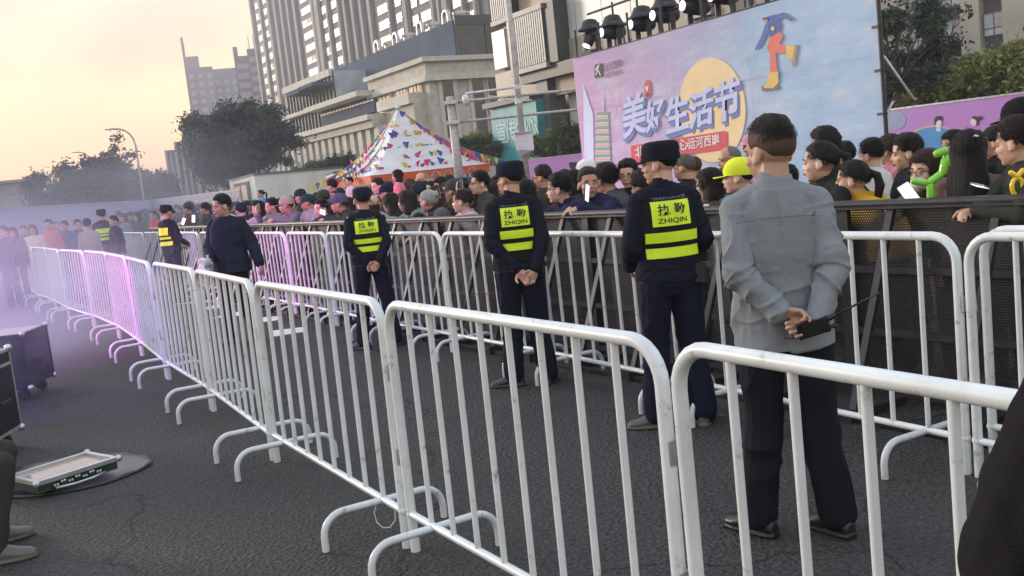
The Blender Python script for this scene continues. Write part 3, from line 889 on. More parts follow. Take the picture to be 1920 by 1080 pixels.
def vest(root, J, vox=.006, stripes=((1.13, 1.19, .158, 0), (1.04, 1.10, .158, 0)), patch=(-.115, .115, 1.225, 1.37), text=True, sm=.0):
    mb = MB()
    rows = [(t, rx * 1.0, ry * 1.04) for t, rx, ry in BODY_ROWS if .26 < t < .97]
    rows = [(.26, .160, .112)] + rows
    mb.loft(spine_secs(J, [(t, rx + (.014 if t < .6 else 0), ry + (.008 if t < .6 else 0)) for t, rx, ry in rows], .026), 28)
    for s in 'LR':
        sh = V3(J['s' + s]); mb.ell(sh + Vector((.03 * (1 if s == 'L' else -1), 0, .008)), (.060, .070, .070))
    me = remesh(mb, 'vest', vox, M_cloth, 6, folds(.003, (8, 8, 14), 9))
    v = link('vest', me, root, color=(.012, .012, .018)); b = bvh_of(me)
    p = decal_grid(v, b, *patch, 'reflective_patch', M_hivis, .008)
    for z0, z1, hw, tr in stripes:
        decal_grid(v, b, -hw, hw, z0, z1, 'reflective_stripe', M_hivis, .009, 26, 4, trim=tr)
    if text:
        cx = (patch[0] + patch[1]) / 2; hh = patch[3] - patch[2]
        text_decal(v, b, '执 勤', cx, patch[2] + hh * .66, .165, hh * .46, 'lettering', M_print, bold=.012)
        text_decal(v, b, 'ZHIQIN', cx, patch[2] + hh * .20, .175, hh * .24, 'lettering', M_print, bold=.008)
        text_decal(v, b, '保BAOAN安', cx, patch[3] + .022, .20, .030, 'lettering', M_grayprint)
    bl = MB(); bl.loft(spine_secs(J, [(.15, .168, .118), (.20, .168, .118)], .020 * (1.25 if vox < .007 else 1)), 30); bl.build('belt', M_black, root, True, 40)
    MB().box((.15, -.115, V3(J['pel']).z + .0), (.06, .04, .11), Matrix.Rotation(R(-35), 3, 'Z')).build('belt_pouch', M_black, root)
    return v
# ---- the man in the grey shirt
J = stand_pose()
J.update(sL=(-.158, -.015, 1.372), eL=(-.178, -.115, 1.125), wL=(-.035, -.185, .965), sR=(.158, -.015, 1.372), eR=(.186, -.105, 1.11), wR=(.095, -.205, .915),
         handL=(.9, -.25, -.10), handR=(-.72, -.12, -.12), palmL=(.1, -.6, -.8), palmR=(0, -1, .25), curl=.85, thumbL=1, thumbR=1, hs=1.08, hd=(0, .010, 1.578), yaw=R(38), pitch=R(-2),
         kL=(-.105, .02, .49), aL=(-.15, .02, .085), kR=(.105, -.01, .49), aR=(.15, -.03, .085), fL=(-.75, .8, 0), fR=(-.65, .85, 0))
GP = (1.075, 3.93)
gray, tm, Mh = person(J, GP, 172, 'man with buzz-cut black hair and untucked grey shirt, hands behind back holding a walkie-talkie', vox=.0045, skin=(.44, .26, .18), top=(.215, .235, .26), legs=(.010, .011, .017),
    style='fade', hcol=(.013, .010, .009), seed=1, fold=.015, topname='shirt', topk=dict(infl=.016, hem=-.02, sleeve=(.061, .056, .044)), trk=dict(w=1.07, flare=1.10), fs=(6, 6, 8), foldseed=3, shoes=(.012, .011, .012))
b = bvh_of(tm)
seam = MB()
pts = project_back([(x, 1.315 + .012 * math.cos(x * 9)) for x in np.linspace(-.165, .165, 24)], b, .0)
seam.tube(pts, .0014, 6)
for sx in (): seam.tube(project_back([(sx + .004 * math.sin(z * 20), z) for z in np.linspace(.84, 1.31, 26)], b, -.0008), .0016, 6)
seam.build('seam', M_cloth, gray, True, color=(.15, .165, .18))
nb = V3(J['nb'])
MB().loft([(nb + Vector((0, -.004, -.030)), (1, 0, 0), (0, 1, 0), .094, .088), (nb + Vector((0, 0, -.012)), (1, 0, 0), (0, 1, 0), .084, .080), (nb + Vector((0, .004, .022)), (1, 0, 0), (0, 1, 0), .077, .075), (nb + Vector((0, .006, .040)), (1, 0, 0), (0, 1, 0), .073, .072)], 26).build('collar', M_cloth, gray, True, color=(.225, .245, .27))
# walkie-talkie in his hand
wt = MB(); A = Vector((.075, -.235, .905)); dirw = Vector((.96, -.02, .22)).normalized(); up = Vector((-.2, -.1, .97)).normalized(); rt = Matrix((dirw, dirw.cross(up) * -1, up)).transposed()
wt.box(A, (.12, .034, .058), rt); wt.box(A + dirw * -.01 + Vector((0, -.02, 0)), (.06, .012, .045), rt)
root = empty('walkie_talkie', (GP[0], GP[1], 0), rz_of(GP, 172))
tag(root, 'black walkie-talkie with a long antenna held behind the grey shirt', 'walkie-talkie')
bo = wt.build('body', M_plastic, root)
MB().cap(A + dirw * .06 + up * .015, A + dirw * .085 + up * .02, .011, .010).tube([A + dirw * .085 + up * .02, A + dirw * .27 + up * .055], [.0055, .0032], 8).build('antenna', M_plastic, root, True)
MB().cap(A + dirw * .06 - up * .018, A + dirw * .082 - up * .018, .008, .008).build('knob', M_plastic, root, True)
MB().tube([A - dirw * .06, A - dirw * .10 + up * .03, A - dirw * .11 - up * .01, A - dirw * .07 - up * .02], .002, 6).build('lanyard', M_plastic, root, True)

NAVY = (.010, .012, .024); NAVYT = (.010, .012, .028)
# ---- guard nearest (hands in front)
J = stand_pose()
J.update(eL=(-.222, -.02, 1.12), wL=(-.19, .17, .98), eR=(.215, -.02, 1.12), wR=(.17, .18, 1.0), palmL=(1, 0, 0), palmR=(-1, 0, 0), curl=.7, yaw=R(48), pitch=R(0), handL=(.3, 1, -.1), handR=(-.4, 1, 0),
         aL=(-.14, .03, .085), aR=(.12, -.05, .085), kL=(-.12, .03, .49), fL=(-1, .35, 0), fR=(.45, 1, 0))
GA = (.93, 5.75)
g3, tm, _ = person(J, GA, 162, 'guard in black duty cap and yellow-striped vest, turned left, standing nearest the grey-shirted man', vox=.005, scale=.985, skin=(.56, .33, .25), top=NAVY, legs=NAVYT, style='short', hcol=BLACK, cap='duty', capcol=(.010, .012, .020), shoes=(.10, .085, .07), topk=dict(infl=.022, hem=.16, sleeve=(.064, .058, .047)), fold=.010, trk=dict(w=1.12, flare=1.10), group='guards in yellow-striped vests')
vest(g3, J)
# ---- second guard
J = stand_pose()
J.update(eL=(-.192, -.10, 1.12), wL=(-.02, -.155, .905), eR=(.192, -.10, 1.12), wR=(.10, -.165, .90), handL=(.55, -.25, -.75), handR=(-.45, -.15, -.85), palmL=(0, -1, 0), palmR=(0, -1, 0), thumbR=1, curl=.8, yaw=R(42),
         aL=(-.12, .03, .085), aR=(.13, -.03, .085), fL=(-1, .15, 0), fR=(.3, 1, 0))
GB = (.07, 7.3)
g2, tm, _ = person(J, GB, 176, 'guard in yellow-striped vest with hands clasped behind back, second from the right', vox=.005, scale=.98, skin=(.50, .29, .21), top=NAVY, legs=NAVYT, style='short', hcol=BLACK, cap='duty', capcol=(.010, .014, .028), shoes=(.03, .03, .035), topk=dict(infl=.018, hem=.16, sleeve=(.062, .056, .044)), fold=.008, trk=dict(w=1.1, flare=1.1), group='guards in yellow-striped vests')
vest(g2, J, stripes=((1.145, 1.205, .125, 0), (1.055, 1.11, .115, .12)), patch=(-.105, .105, 1.235, 1.375))
# arm badge
bd = MB(); bd.lathe([(0.0, 0), (.033, 0), (.033, .006), (0, .006)], 20)
o = bd.build('arm_badge', pmat('badge_thread', (.35, .12, .12), .7, col2=(.55, .5, .48), scale=90), g2); o.matrix_local = Matrix.Translation((-.262, -.03, 1.27)) @ Matrix.Rotation(R(-90), 4, 'Y')
# ---- third guard
J = stand_pose()
J.update(eL=(-.20, -.10, 1.13), wL=(-.03, -.15, .93), eR=(.20, -.10, 1.13), wR=(.08, -.16, .93), handL=(.7, -.2, -.6), handR=(-.5, -.2, -.7), palmL=(0, -1, 0), palmR=(0, -1, 0), thumbR=1, curl=.8, yaw=R(8),
         aL=(-.17, .03, .085), aR=(.17, -.03, .085), kL=(-.13, .02, .49), kR=(.13, 0, .49), fL=(-.9, .5, 0), fR=(.9, .6, 0))
GC = (-1.37, 9.75)
g1, tm, _ = person(J, GC, 178, 'guard seen squarely from behind with feet apart, in front of the tent', vox=.007, scale=.935, skin=(.45, .25, .18), top=NAVY, legs=NAVYT, style='short', hcol=BLACK, cap='duty', capcol=(.012, .018, .035), shoes=(.04, .04, .05), topk=dict(infl=.010, hem=.16, sleeve=(.056, .05, .042)), group='guards in yellow-striped vests')
vest(g1, J, .008, stripes=((1.13, 1.18, .165, .05), (1.045, 1.10, .115, .15)), patch=(-.165 + .05, .175 - .05, 1.235, 1.37))
# ---- fourth guard, at the lane's far bend, side on
J = stand_pose(); J.update(yaw=R(10), pitch=R(-8), wL=(-.10, .25, .98), eL=(-.24, .02, 1.10), wR=(.12, .26, 1.0), eR=(.24, .02, 1.1))
GD = atdist(322, 470, 17.4)
g0, tm, _ = person(J, GD, 232, 'guard side-on to the left, leaning to the crowd beside the far white barriers', vox=.010, scale=.96, skin=(.45, .25, .18), top=(.02, .018, .03), legs=NAVYT, style='short', hcol=BLACK, cap='duty', capcol=(.02, .02, .03), topk=dict(hem=.16), group='guards in yellow-striped vests')
vest(g0, J, .010, stripes=((1.02, 1.09, .16, 0), (1.13, 1.17, .15, 0)), patch=(-.12, .12, 1.20, 1.33), text=False)
# ---- fifth guard, in the smoke
J = stand_pose(); J.update(yaw=R(20))
GEp = atdist(192, 418, 23.0)
g5, tm, _ = person(J, GEp, 185, 'guard in yellow-striped vest half lost in the smoke at far left', vox=.011, scale=1.0, top=NAVY, legs=NAVYT, style='short', hcol=BLACK, cap='duty', capcol=(.02, .02, .03), topk=dict(hem=.16), group='guards in yellow-striped vests')
vest(g5, J, .011, stripes=((1.05, 1.11, .17, 0), (1.14, 1.18, .17, 0)), patch=(-.15, .15, 1.20, 1.30), text=False)
# ---- the man walking with bottle
J = stand_pose()
J.update(yaw=R(-44), pitch=R(-3), eR=(.25, -.03, 1.12), wR=(.16, .20, .99), handR=(-.25, 1, -.1), palmR=(-1, 0, -.2), eL=(-.25, -.06, 1.13), wL=(-.35, .02, .89), handL=(-.25, .1, -.95), palmL=(1, 0, 0), curl=.9,
         kR=(.10, .05, .50), aR=(.12, .06, .085), kL=(-.11, .02, .49), aL=(-.14, -.04, .085), che=(0, .02, 1.27), nb=(0, .015, 1.44), hd=(0, .05, 1.58), fL=(-.1, 1, 0))
GW = (-3.12, 11.15)
wk, tm, _ = person(J, GW, 26, 'man in loose dark blue jacket standing in the lane, water bottle in hand', vox=.007, scale=.985, skin=(.50, .28, .21), top=(.016, .021, .036), legs=(.010, .010, .014), style='short', hcol=BLACK, seed=2, topk=dict(infl=.034, hem=.02, sleeve=(.078, .072, .058)), fold=.010)
def hold(root_name, P, phi, sc=1.0):
    r_ = empty(root_name, (P[0], P[1], 0), rz_of(P, phi)); r_.scale = (sc,) * 3; return r_
bt = hold('water_bottle', GW, 26, .985); tag(bt, 'clear plastic water bottle held by the man in dark blue jacket', 'bottle')
c = Vector((.13, .30, .95))
MB().lathe([(.0, -.09), (.030, -.088), (.032, -.02), (.030, .0), (.032, .05), (.014, .085), (.013, .095)], 14, c).build('bottle_body', pmat('clear_pet', (.45, .5, .5), .1, var=.05), bt, True)
MB().lathe([(0, .093), (.015, .093), (.015, .11), (0, .11)], 12, c).build('cap', M_white, bt, True)
MB().lathe([(.0325, -.03), (.0325, .03)], 14, c).build('paper_band', pmat('bottle_label', (.25, .32, .30), .6), bt, True)
rg = MB(); c = Vector((.20, .28, .97))
for k, (dx, dz, w_) in enumerate(((0, 0, .06), (.02, -.07, .045), (-.02, -.14, .03), (-.035, -.24, .015))):
    rg.ell(c + Vector((dx, .01 * k, dz)), (w_, .02, .05 + .01 * k), nu=12, nv=8)
rgm = remesh(rg, 'hand_towel', .008, pmat('towel', (.78, .76, .70), .9), 3, folds(.008, (16, 16, 8), 6))
o = link('hand_towel', rgm, loc=(GW[0], GW[1], 0), rz=rz_of(GW, 26)); tag(o, 'crumpled white hand towel hanging beside the water bottle', 'towel')
# ---- shoulder of a person cut off by the right edge, very near
J = stand_pose(); J.update(eL=(-.30, 0, 1.08), wL=(-.31, .12, .86), sL=(-.17, 0, 1.36))
_a = atdist(1800, 1080, .95); _r = Vector((_a.y, -_a.x, 0)).normalized(); GK = (_a.x + _r.x * .318, _a.y + _r.y * .318)
bk, tm, _ = person(J, GK, 205, 'person in black jacket cut off by the right edge, only an arm in view', vox=.006, scale=1.05, top=(.010, .009, .011), legs=(.01, .01, .012), style='short', hcol=BLACK, topk=dict(infl=.03, sleeve=(.085, .082, .065)), fold=.010, face=False)
# ---- stagehand bending at the left edge
J = stand_pose()
J.update(pel=(0, -.34, .30), wai=(0, -.33, .45), che=(0, -.24, .62), nb=(0, -.12, .76), hd=(0, -.04, .88), sL=(-.16, -.14, .70), sR=(.16, -.14, .70), eL=(-.22, .02, .50), eR=(.22, .02, .48), wL=(-.10, .02, .36), wR=(.14, .00, .26),
         hL=(-.09, -.32, .30), hR=(.09, -.32, .30), kL=(-.16, .12, .47), kR=(.16, .10, .48), aL=(-.16, .0, .085), aR=(.17, .0, .085), pitch=R(-35), curl=.6)
_a = gp(22, 1055); GL = (_a.x - .16, _a.y + .15)
sg, tm, _ = person(J, GL, -88, 'stagehand squatting at the left edge in navy top and worn grey-green trousers', vox=.007, scale=1.0, skin=(.55, .32, .24), top=(.012, .014, .028), legs=(.045, .047, .04), shoes=(.10, .098, .09), style='short', hcol=BLACK, face=False, trk=dict(w=.86, flare=1.15), topk=dict(hem=.1), fold=.008)
# ------------------------------------------------------------------ the crowd
def lean_pose(b=.10, drop=0.0, yaw=0., pitch=0.):
    J = stand_pose()
    J.update(che=(0, .03 + b * .5, 1.26 - drop * .6), nb=(0, b, 1.43 - drop), hd=(0, b + .045, 1.565 - drop), wai=(0, .01, 1.08 - drop * .2), yaw=yaw, pitch=pitch)
    for s, k in (('L', -1), ('R', 1)):
        J['s' + s] = (k * .175, b - .01, 1.385 - drop); J['e' + s] = (k * .25, b + .13, 1.17 - drop * .35); J['w' + s] = (k * .05, b + .29, 1.20 - drop * .1)
        J['hand' + s] = (-k * .8, .5, -.15); J['palm' + s] = (0, 0, -1)
    return J
def phone_pose(yaw=0., pitch=0.):
    J = lean_pose(.06, 0, yaw, pitch)
    J.update(eR=(.24, .20, 1.22), wR=(.13, .32, 1.47), handR=(-.1, .25, 1), palmR=(-.2, -1, 0))
    return J
def arms_pose(yaw=0., pitch=0.):
    J = stand_pose(); J.update(yaw=yaw, pitch=pitch); return J
PROTO = {}
HZ = dict(lean=1.535, low=1.365, vlow=1.21)
def proto(kind, yawk, fem):
    key = (kind, yawk, fem)
    if key in PROTO: return PROTO[key]
    yaw = {'l': R(-42), 'c': 0., 'r': R(45), 'b': R(-85)}[yawk]
    if kind == 'lean': J = lean_pose(.10, .03, yaw, R(-4))
    elif kind == 'low': J = lean_pose(.20, .20, yaw, R(2))
    elif kind == 'vlow': J = lean_pose(.30, .355, yaw, R(6))
    elif kind == 'phone': J = phone_pose(yaw, R(4))
    elif kind == 'sit':
        J = arms_pose(yaw, 0.)
        J.update(kL=(-.16, .40, .93), kR=(.16, .40, .93), aL=(-.15, .42, .52), aR=(.15, .42, .52), wL=(-.10, .22, 1.12), wR=(.10, .22, 1.12))
    else: J = arms_pose(yaw, R(-3))
    vx = .0085
    mb = MB(); Mh = body_prims(mb, J, fem); body = remesh(mb, 'person', vx, M_skin, 1)
    mb = MB(); top_prims(mb, J, infl=.020 if not fem else .014, sleeve=(.066, .060, .046)); tp = remesh(mb, 'coat', .011, M_cloth, 4, folds(.009, (9, 9, 11), len(PROTO) + 2))
    mb = MB(); trouser_prims(mb, J); tr = remesh(mb, 'trousers', .014, M_cloth, 3)
    sh = [shoe_mesh(J, s, .011) for s in 'LR']
    PROTO[key] = (J, Mh, body, tp, tr, sh)
    return PROTO[key]
NPL = FLn.dot(FL0)
def crowd(px, py, d, label, kind='lean', yawk='c', fem=False, style='short', hcol=BLACK, top=(.02, .02, .025), legs=(.015, .016, .022), skin=0, phi=55, glasses=False, mask=False, cap=None, capcol=(.02, .02, .02), seed=0, group='people in the crowd', lift=False, sc=None, face=True, dist=None, shoes=True):
    if lift: kind = 'sit'
    P = atdist(px, py, dist) if dist else onplane(px, py, NPL + d, FLn)
    if kind in HZ and not sc: kind = min(HZ, key=lambda k: abs(P.z / HZ[k] - 1.0))
    J, Mh, body, tp, tr, sh = proto(kind, yawk, fem)
    hz = J['hd'][2]
    s = sc or max(.90, min(1.12, P.z / hz))
    rz = rz_of(P, phi)
    off = Matrix.Rotation(rz, 3, 'Z') @ Vector((J['hd'][0], J['hd'][1], 0)) * s
    z = (P.z - hz * s) if lift else 0.0
    o = link('person', body, loc=(P.x - off.x, P.y - off.y, z), rz=rz, color=SK[skin % 5]); o.scale = (s,) * 3
    tag(o, label, 'person', group)
    link('coat', tp, o, color=top); link('trousers', tr, o, color=legs)
    if shoes:
        for m_ in sh: link('shoe', m_, o, color=(.05, .05, .05))
    dress_head(o, Mh, style, hcol, seed, face, glasses, mask, cap, capcol)
    if kind == 'phone':
        h_ = Matrix.Rotation(rz, 3, 'Z') @ (Vector(J['wR']) + Vector((-.01, -.035, .10))) * s
        phone_at(o.location + h_, 'smartphone raised by: ' + label if False else 'raised smartphone, held up by the ' + ' '.join(label.split()[:9]), (0, 0, rz))
    return o
def phone(px, py, d, label, col=(.02, .02, .02), rot=(0, 0, 0), dist=None, lit=False):
    return phone_at(atdist(px, py, dist) if dist else onplane(px, py, NPL + d, FLn), label, rot, col, lit)
def phone_at(P, label, rot=(0, 0, 0), col=(.02, .02, .02), lit=True):
    root = empty('smartphone', P); root.rotation_euler = rot
    tag(root, label, 'phone', 'phones held up in the crowd')
    bm = bmesh.new(); bmesh.ops.create_cube(bm, size=1); bmesh.ops.scale(bm, vec=(.074, .009, .155), verts=bm.verts)
    bmesh.ops.bevel(bm, geom=[e for e in bm.edges], offset=.0035, segments=2, affect='EDGES')
    me = bpy.data.meshes.new('phone_body'); bm.to_mesh(me); bm.free(); me.materials.append(pmat('phone_back_%d' % int(col[0] * 100), col, .25))
    link('phone_body', me, root)
    MB().box((-.018, .0055, .05), (.026, .004, .034)).build('camera_bump', M_plastic, root)
    MB().box((0, -.0053, 0), (.066, .0015, .143)).build('screen', emis('phone_screen', (.8, .85, .9), 1.0 if lit else .15), root)
    return root
W = (.55, .55, .56); CR = (.60, .52, .40)
# right hand block
crowd(1905, 268, .20, 'dark-haired youth at right edge resting a dark green sleeve on the fence', 'lean', 'l', style='crop', hcol=(.02, .012, .01), top=(.035, .040, .032), skin=1, seed=1, phi=70)
lw = crowd(1818, 285, .34, 'woman with long straight black hair and pearl hair clip, seen from behind', 'arms', 'c', True, 'long', BLACK, (.16, .10, .09), skin=1, phi=196)
crowd(1738, 322, .36, 'woman with auburn bob, glasses and white face mask beside the green balloon dog', 'lean', 'c', True, 'bob', (.045, .018, .014), (.10, .10, .085), skin=3, phi=42, glasses=True, mask=True, seed=1)
crowd(1700, 288, .95, 'man with thick black hair in profile just above the auburn-haired woman', 'arms', 'c', False, 'crop', DARK, (.02, .02, .03), phi=85, skin=1)
crowd(1634, 300, 1.7, 'person in white top with black hair, hand up at the ear', 'arms', 'c', False, 'crop', BLACK, (.62, .62, .62), phi=120, skin=1)
crowd(1598, 338, .42, 'girl with black ponytail and mustard yellow top looking left', 'low', 'l', True, 'tail', BLACK, (.62, .36, .03), phi=60, skin=1, seed=1)
crowd(1538, 305, .42, 'woman with black fringe in dark jacket with bright green shoulder panel', 'lean', 'l', True, 'tail', BLACK, (.022, .026, .024), phi=60, skin=3)
crowd(1545, 275, 1.3, 'tall curly-haired person behind the girl in mustard yellow', 'arms', 'c', False, 'curly', BLACK, (.02, .02, .02), phi=100)
crowd(1583, 300, 2.0, 'person with black hair partly hidden behind the curly-haired one', 'arms', 'l', False, 'short', BLACK, (.03, .03, .03), phi=80)
crowd(1712, 345, 2.4, 'far dark-haired figure at the pink hoarding, right of the banner pole', 'arms', 'l', False, 'short', BLACK, (.03, .03, .05), phi=80)
crowd(1790, 330, 3.0, 'far figure in pale top by the pink hoarding behind the long-haired woman', 'arms', 'c', True, 'bob', BLACK, (.55, .40, .42), phi=60)
crowd(1868, 318, 2.2, 'figure in black coat standing behind, between the long-haired woman and right edge', 'arms', 'c', False, 'short', BLACK, (.012, .012, .014), phi=100)
crowd(1912, 226, 1.0, 'black-capped head behind the youth at the right edge', 'arms', 'c', False, 'short', BLACK, (.02, .02, .02), phi=120, cap='ball', capcol=(.012, .012, .014))
crowd(1408, 272, 1.2, 'child in pink hood raised behind the man in grey shirt', 'arms', 'c', True, 'bob', BROWN, (.72, .25, .38), phi=70, lift=True, sc=.62, cap='ball', capcol=(.75, .27, .42))
crowd(1384, 332, .38, 'child in neon yellow cap in profile beside the grey-shirted man', 'low', 'l', False, 'short', BLACK, (.05, .04, .03), phi=62, skin=3, cap='ball', capcol=(.72, .80, .05))
crowd(1368, 300, 1.5, 'bald old man facing left before the yellow disc of the banner', 'arms', 'c', False, 'bald', GREY, (.03, .028, .025), phi=75, skin=2)
crowd(1330, 348, .45, 'woman with black hair, glasses and pale blue collar behind the fence', 'lean', 'l', True, 'bob', BLACK, (.16, .22, .32), phi=62, skin=3, glasses=True)
crowd(1283, 315, 1.0, 'man with shaved head seen from behind, right of the nearest guard', 'arms', 'c', False, 'buzz', (.10, .085, .075), (.02, .02, .025), phi=120, skin=0)
crowd(1178, 328, .75, 'smiling man with spiky black hair and glasses left of the nearest guard', 'lean', 'r', False, 'crop', BLACK, (.018, .016, .02), phi=60, skin=1, glasses=True)
crowd(1205, 352, .55, 'head with fluffy black hair tucked beside the nearest guard', 'lean', 'l', False, 'curly', BLACK, (.03, .03, .035), phi=80, face=False)
crowd(1136, 338, .62, 'man with thick black hair and grey hoodie turned away', 'lean', 'l', False, 'crop', BLACK, (.10, .10, .11), phi=95, skin=1)
crowd(1104, 345, .30, 'man with receding hair in navy jacket, arms on the fence, looking right', 'lean', 'r', False, 'short', (.03, .025, .022), (.02, .018, .055), phi=35, skin=2)
crowd(1099, 322, 1.4, 'person in white cap behind the man with receding hair', 'arms', 'l', False, 'short', BLACK, (.3, .3, .3), phi=80, cap='ball', capcol=(.75, .75, .75))
crowd(1048, 355, .30, 'boy with glasses and bowl-cut black hair in navy, leaning on the fence', 'low', 'l', False, 'crop', BLACK, (.014, .016, .04), phi=60, skin=3, glasses=True, seed=1)
crowd(1017, 333, .95, 'man with glasses and short hair standing tall behind the boy in navy', 'arms', 'l', False, 'short', DARK, (.05, .035, .03), phi=75, skin=0, glasses=True)
crowd(1076, 352, 1.0, 'small dark head between the boy in navy and the man with receding hair', 'arms', 'l', True, 'bob', BLACK, (.03, .03, .03), phi=80)
crowd(984, 362, .55, 'dark rounded head right beside the second guard', 'lean', 'l', True, 'bob', BLACK, (.02, .02, .025), phi=95)
crowd(1004, 385, .30, 'child with black hair whose head just clears the fence', 'low', 'l', True, 'bob', BLACK, (.02, .015, .02), phi=70, sc=.8)
crowd(899, 345, .60, 'man with glasses raising a phone toward the stage, left of the second guard', 'phone', 'c', False, 'crop', BLACK, (.06, .055, .05), phi=72, skin=1, glasses=True)
crowd(852, 358, .80, 'man in charcoal baseball cap with chin strap below the tent', 'lean', 'l', False, 'short', BLACK, (.02, .02, .025), phi=85, cap='ball', capcol=(.05, .05, .055), skin=2)
crowd(866, 378, .42, 'woman in red and white striped top looking down', 'lean', 'l', True, 'tail', DARK, (.55, .40, .42), phi=65, skin=3)
crowd(838, 362, 1.4, 'pale face between the charcoal cap and the silvery headscarf', 'arms', 'c', True, 'tail', BROWN, (.3, .3, .35), phi=50, skin=3)
crowd(803, 378, .42, 'person with a shiny silver and black headscarf at the fence', 'low', 'l', True, 'bun', (.35, .36, .33), (.015, .025, .03), phi=85)
crowd(826, 390, .38, 'child in black and silver hood bent low over the fence', 'low', 'l', True, 'bob', (.12, .13, .13), (.012, .02, .025), phi=100, sc=.85)
crowd(783, 396, .22, 'girl resting her chin on the fence and facing the camera', 'low', 'r', True, 'tail', BLACK, (.02, .02, .03), phi=30, skin=1, sc=.83)
crowd(763, 378, .40, 'woman in sage green sleeves leaning on the fence, face turned down', 'low', 'l', True, 'bob', (.03, .02, .02), (.20, .25, .23), phi=70, skin=0)
crowd(733, 382, .62, 'woman with long brown-black hair right of the third guard', 'lean', 'l', True, 'long', DARK, (.02, .02, .025), phi=80, skin=3)
crowd(745, 330, 1.6, 'child in pink and white striped shirt sitting up on shoulders', 'arms', 'c', True, 'bob', BLACK, (.70, .22, .30), phi=100, lift=True, sc=.70, skin=3)
crowd(789, 336, 1.9, 'child in beige cap and pale yellow jacket sitting up on shoulders', 'arms', 'c', False, 'short', BLACK, (.50, .48, .22), phi=35, lift=True, sc=.66, cap='ball', capcol=(.52, .40, .27))
crowd(655, 341, 1.8, 'small boy with bare shoulders held above the crowd near the white cabin', 'arms', 'c', False, 'short', BLACK, (.55, .50, .5), phi=70, lift=True, sc=.60)
crowd(489, 364, 1.5, 'small girl in light blue held up before the white cabin', 'arms', 'c', True, 'tail', BROWN, (.14, .28, .55), phi=85, lift=True, sc=.62)
crowd(783, 362, 1.1, 'head in dark blue-green cap under the tent edge', 'arms', 'l', False, 'short', BLACK, (.02, .03, .04), phi=120, cap='ball', capcol=(.015, .03, .04))
crowd(708, 350, 1.8, 'dark-haired head level with the tent valance, left of the pink child', 'arms', 'c', False, 'short', BLACK, (.45, .45, .5), phi=60, skin=3)
crowd(724, 362, 1.2, 'person in flat navy cap beneath the pink-shirted child', 'arms', 'l', False, 'short', BLACK, (.015, .02, .04), phi=70, cap='ball', capcol=(.012, .014, .035))
crowd(695, 386, .60, 'person in straw-coloured sun hat beside the third guard', 'low', 'l', True, 'bob', BROWN, (.35, .30, .25), phi=100, cap='ball', capcol=(.58, .47, .29))
crowd(636, 382, .42, 'man in slate-blue baseball cap looking at a phone', 'low', 'l', False, 'short', BLACK, (.03, .04, .035), phi=65, cap='ball', capcol=(.07, .08, .14), skin=2)
crowd(606, 372, .95, 'man in olive green cap behind the slate-blue cap', 'lean', 'l', False, 'short', BLACK, (.03, .04, .03), phi=80, cap='ball', capcol=(.03, .05, .025), skin=0)
crowd(576, 380, .60, 'person in dark teal cap with a sunlit orange face', 'lean', 'l', False, 'short', BLACK, (.28, .28, .29), phi=60, cap='ball', capcol=(.012, .045, .045), skin=2)
crowd(563, 369, 1.2, 'person in black peaked cap behind the teal cap', 'arms', 'l', False, 'short', BLACK, (.03, .04, .04), phi=85, cap='ball', capcol=(.02, .025, .03), skin=0)
crowd(537, 385, .42, 'man in beige baseball cap stretching a lilac sleeve along the fence', 'lean', 'l', False, 'short', BLACK, (.16, .15, .18), phi=62, cap='ball', capcol=(.34, .29, .23), skin=2)
crowd(508, 388, .50, 'man with black hair in pale coat raising a phone by the beige cap', 'phone', 'c', False, 'crop', BLACK, (.18, .17, .18), phi=65, skin=0)
crowd(484, 392, .42, 'person with swept black hair in white shirt right of the man in dark blue', 'lean', 'c', True, 'bob', BLACK, (.35, .34, .35), phi=50, skin=1)
crowd(452, 395, .45, 'person in navy bucket hat just behind the man in dark blue', 'lean', 'l', False, 'short', BLACK, (.02, .025, .05), phi=120, cap='ball', capcol=(.015, .02, .04))
crowd(602, 392, .42, 'man with black hair photographing with both hands, below the olive cap', 'low', 'c', False, 'crop', BLACK, (.03, .035, .03), phi=55, skin=1)
crowd(622, 350, 2.4, 'dark-haired person before the pale cabin wall behind the caps', 'arms', 'l', False, 'short', BLACK, (.3, .28, .3), phi=80)
crowd(352, 392, .9, 'man with thick black hair in profile above the far barriers', 'arms', 'l', False, 'crop', BLACK, (.10, .02, .02), phi=70, skin=2)
crowd(384, 392, .9, 'man with black hair left of the man in dark blue, face to the left', 'arms', 'l', False, 'crop', BLACK, (.05, .05, .04), phi=70, skin=2)
crowd(289, 408, .7, 'person in bright red jacket near the fourth guard', 'arms', 'c', True, 'tail', BLACK, (.60, .03, .05), phi=45, skin=2)
crowd(245, 405, 1.0, 'man in dark red-brown cap at the far end of the barriers', 'arms', 'c', False, 'short', BLACK, (.02, .02, .03), phi=50, cap='ball', capcol=(.06, .02, .03))
crowd(232, 413, .6, 'person in white and navy coat at the far left of the mesh fence', 'arms', 'c', True, 'bob', BLACK, (.2, .22, .3), phi=45)
crowd(258, 415, .6, 'person in olive coat second from the far left of the mesh fence', 'arms', 'c', True, 'bob', DARK, (.06, .06, .04), phi=45)
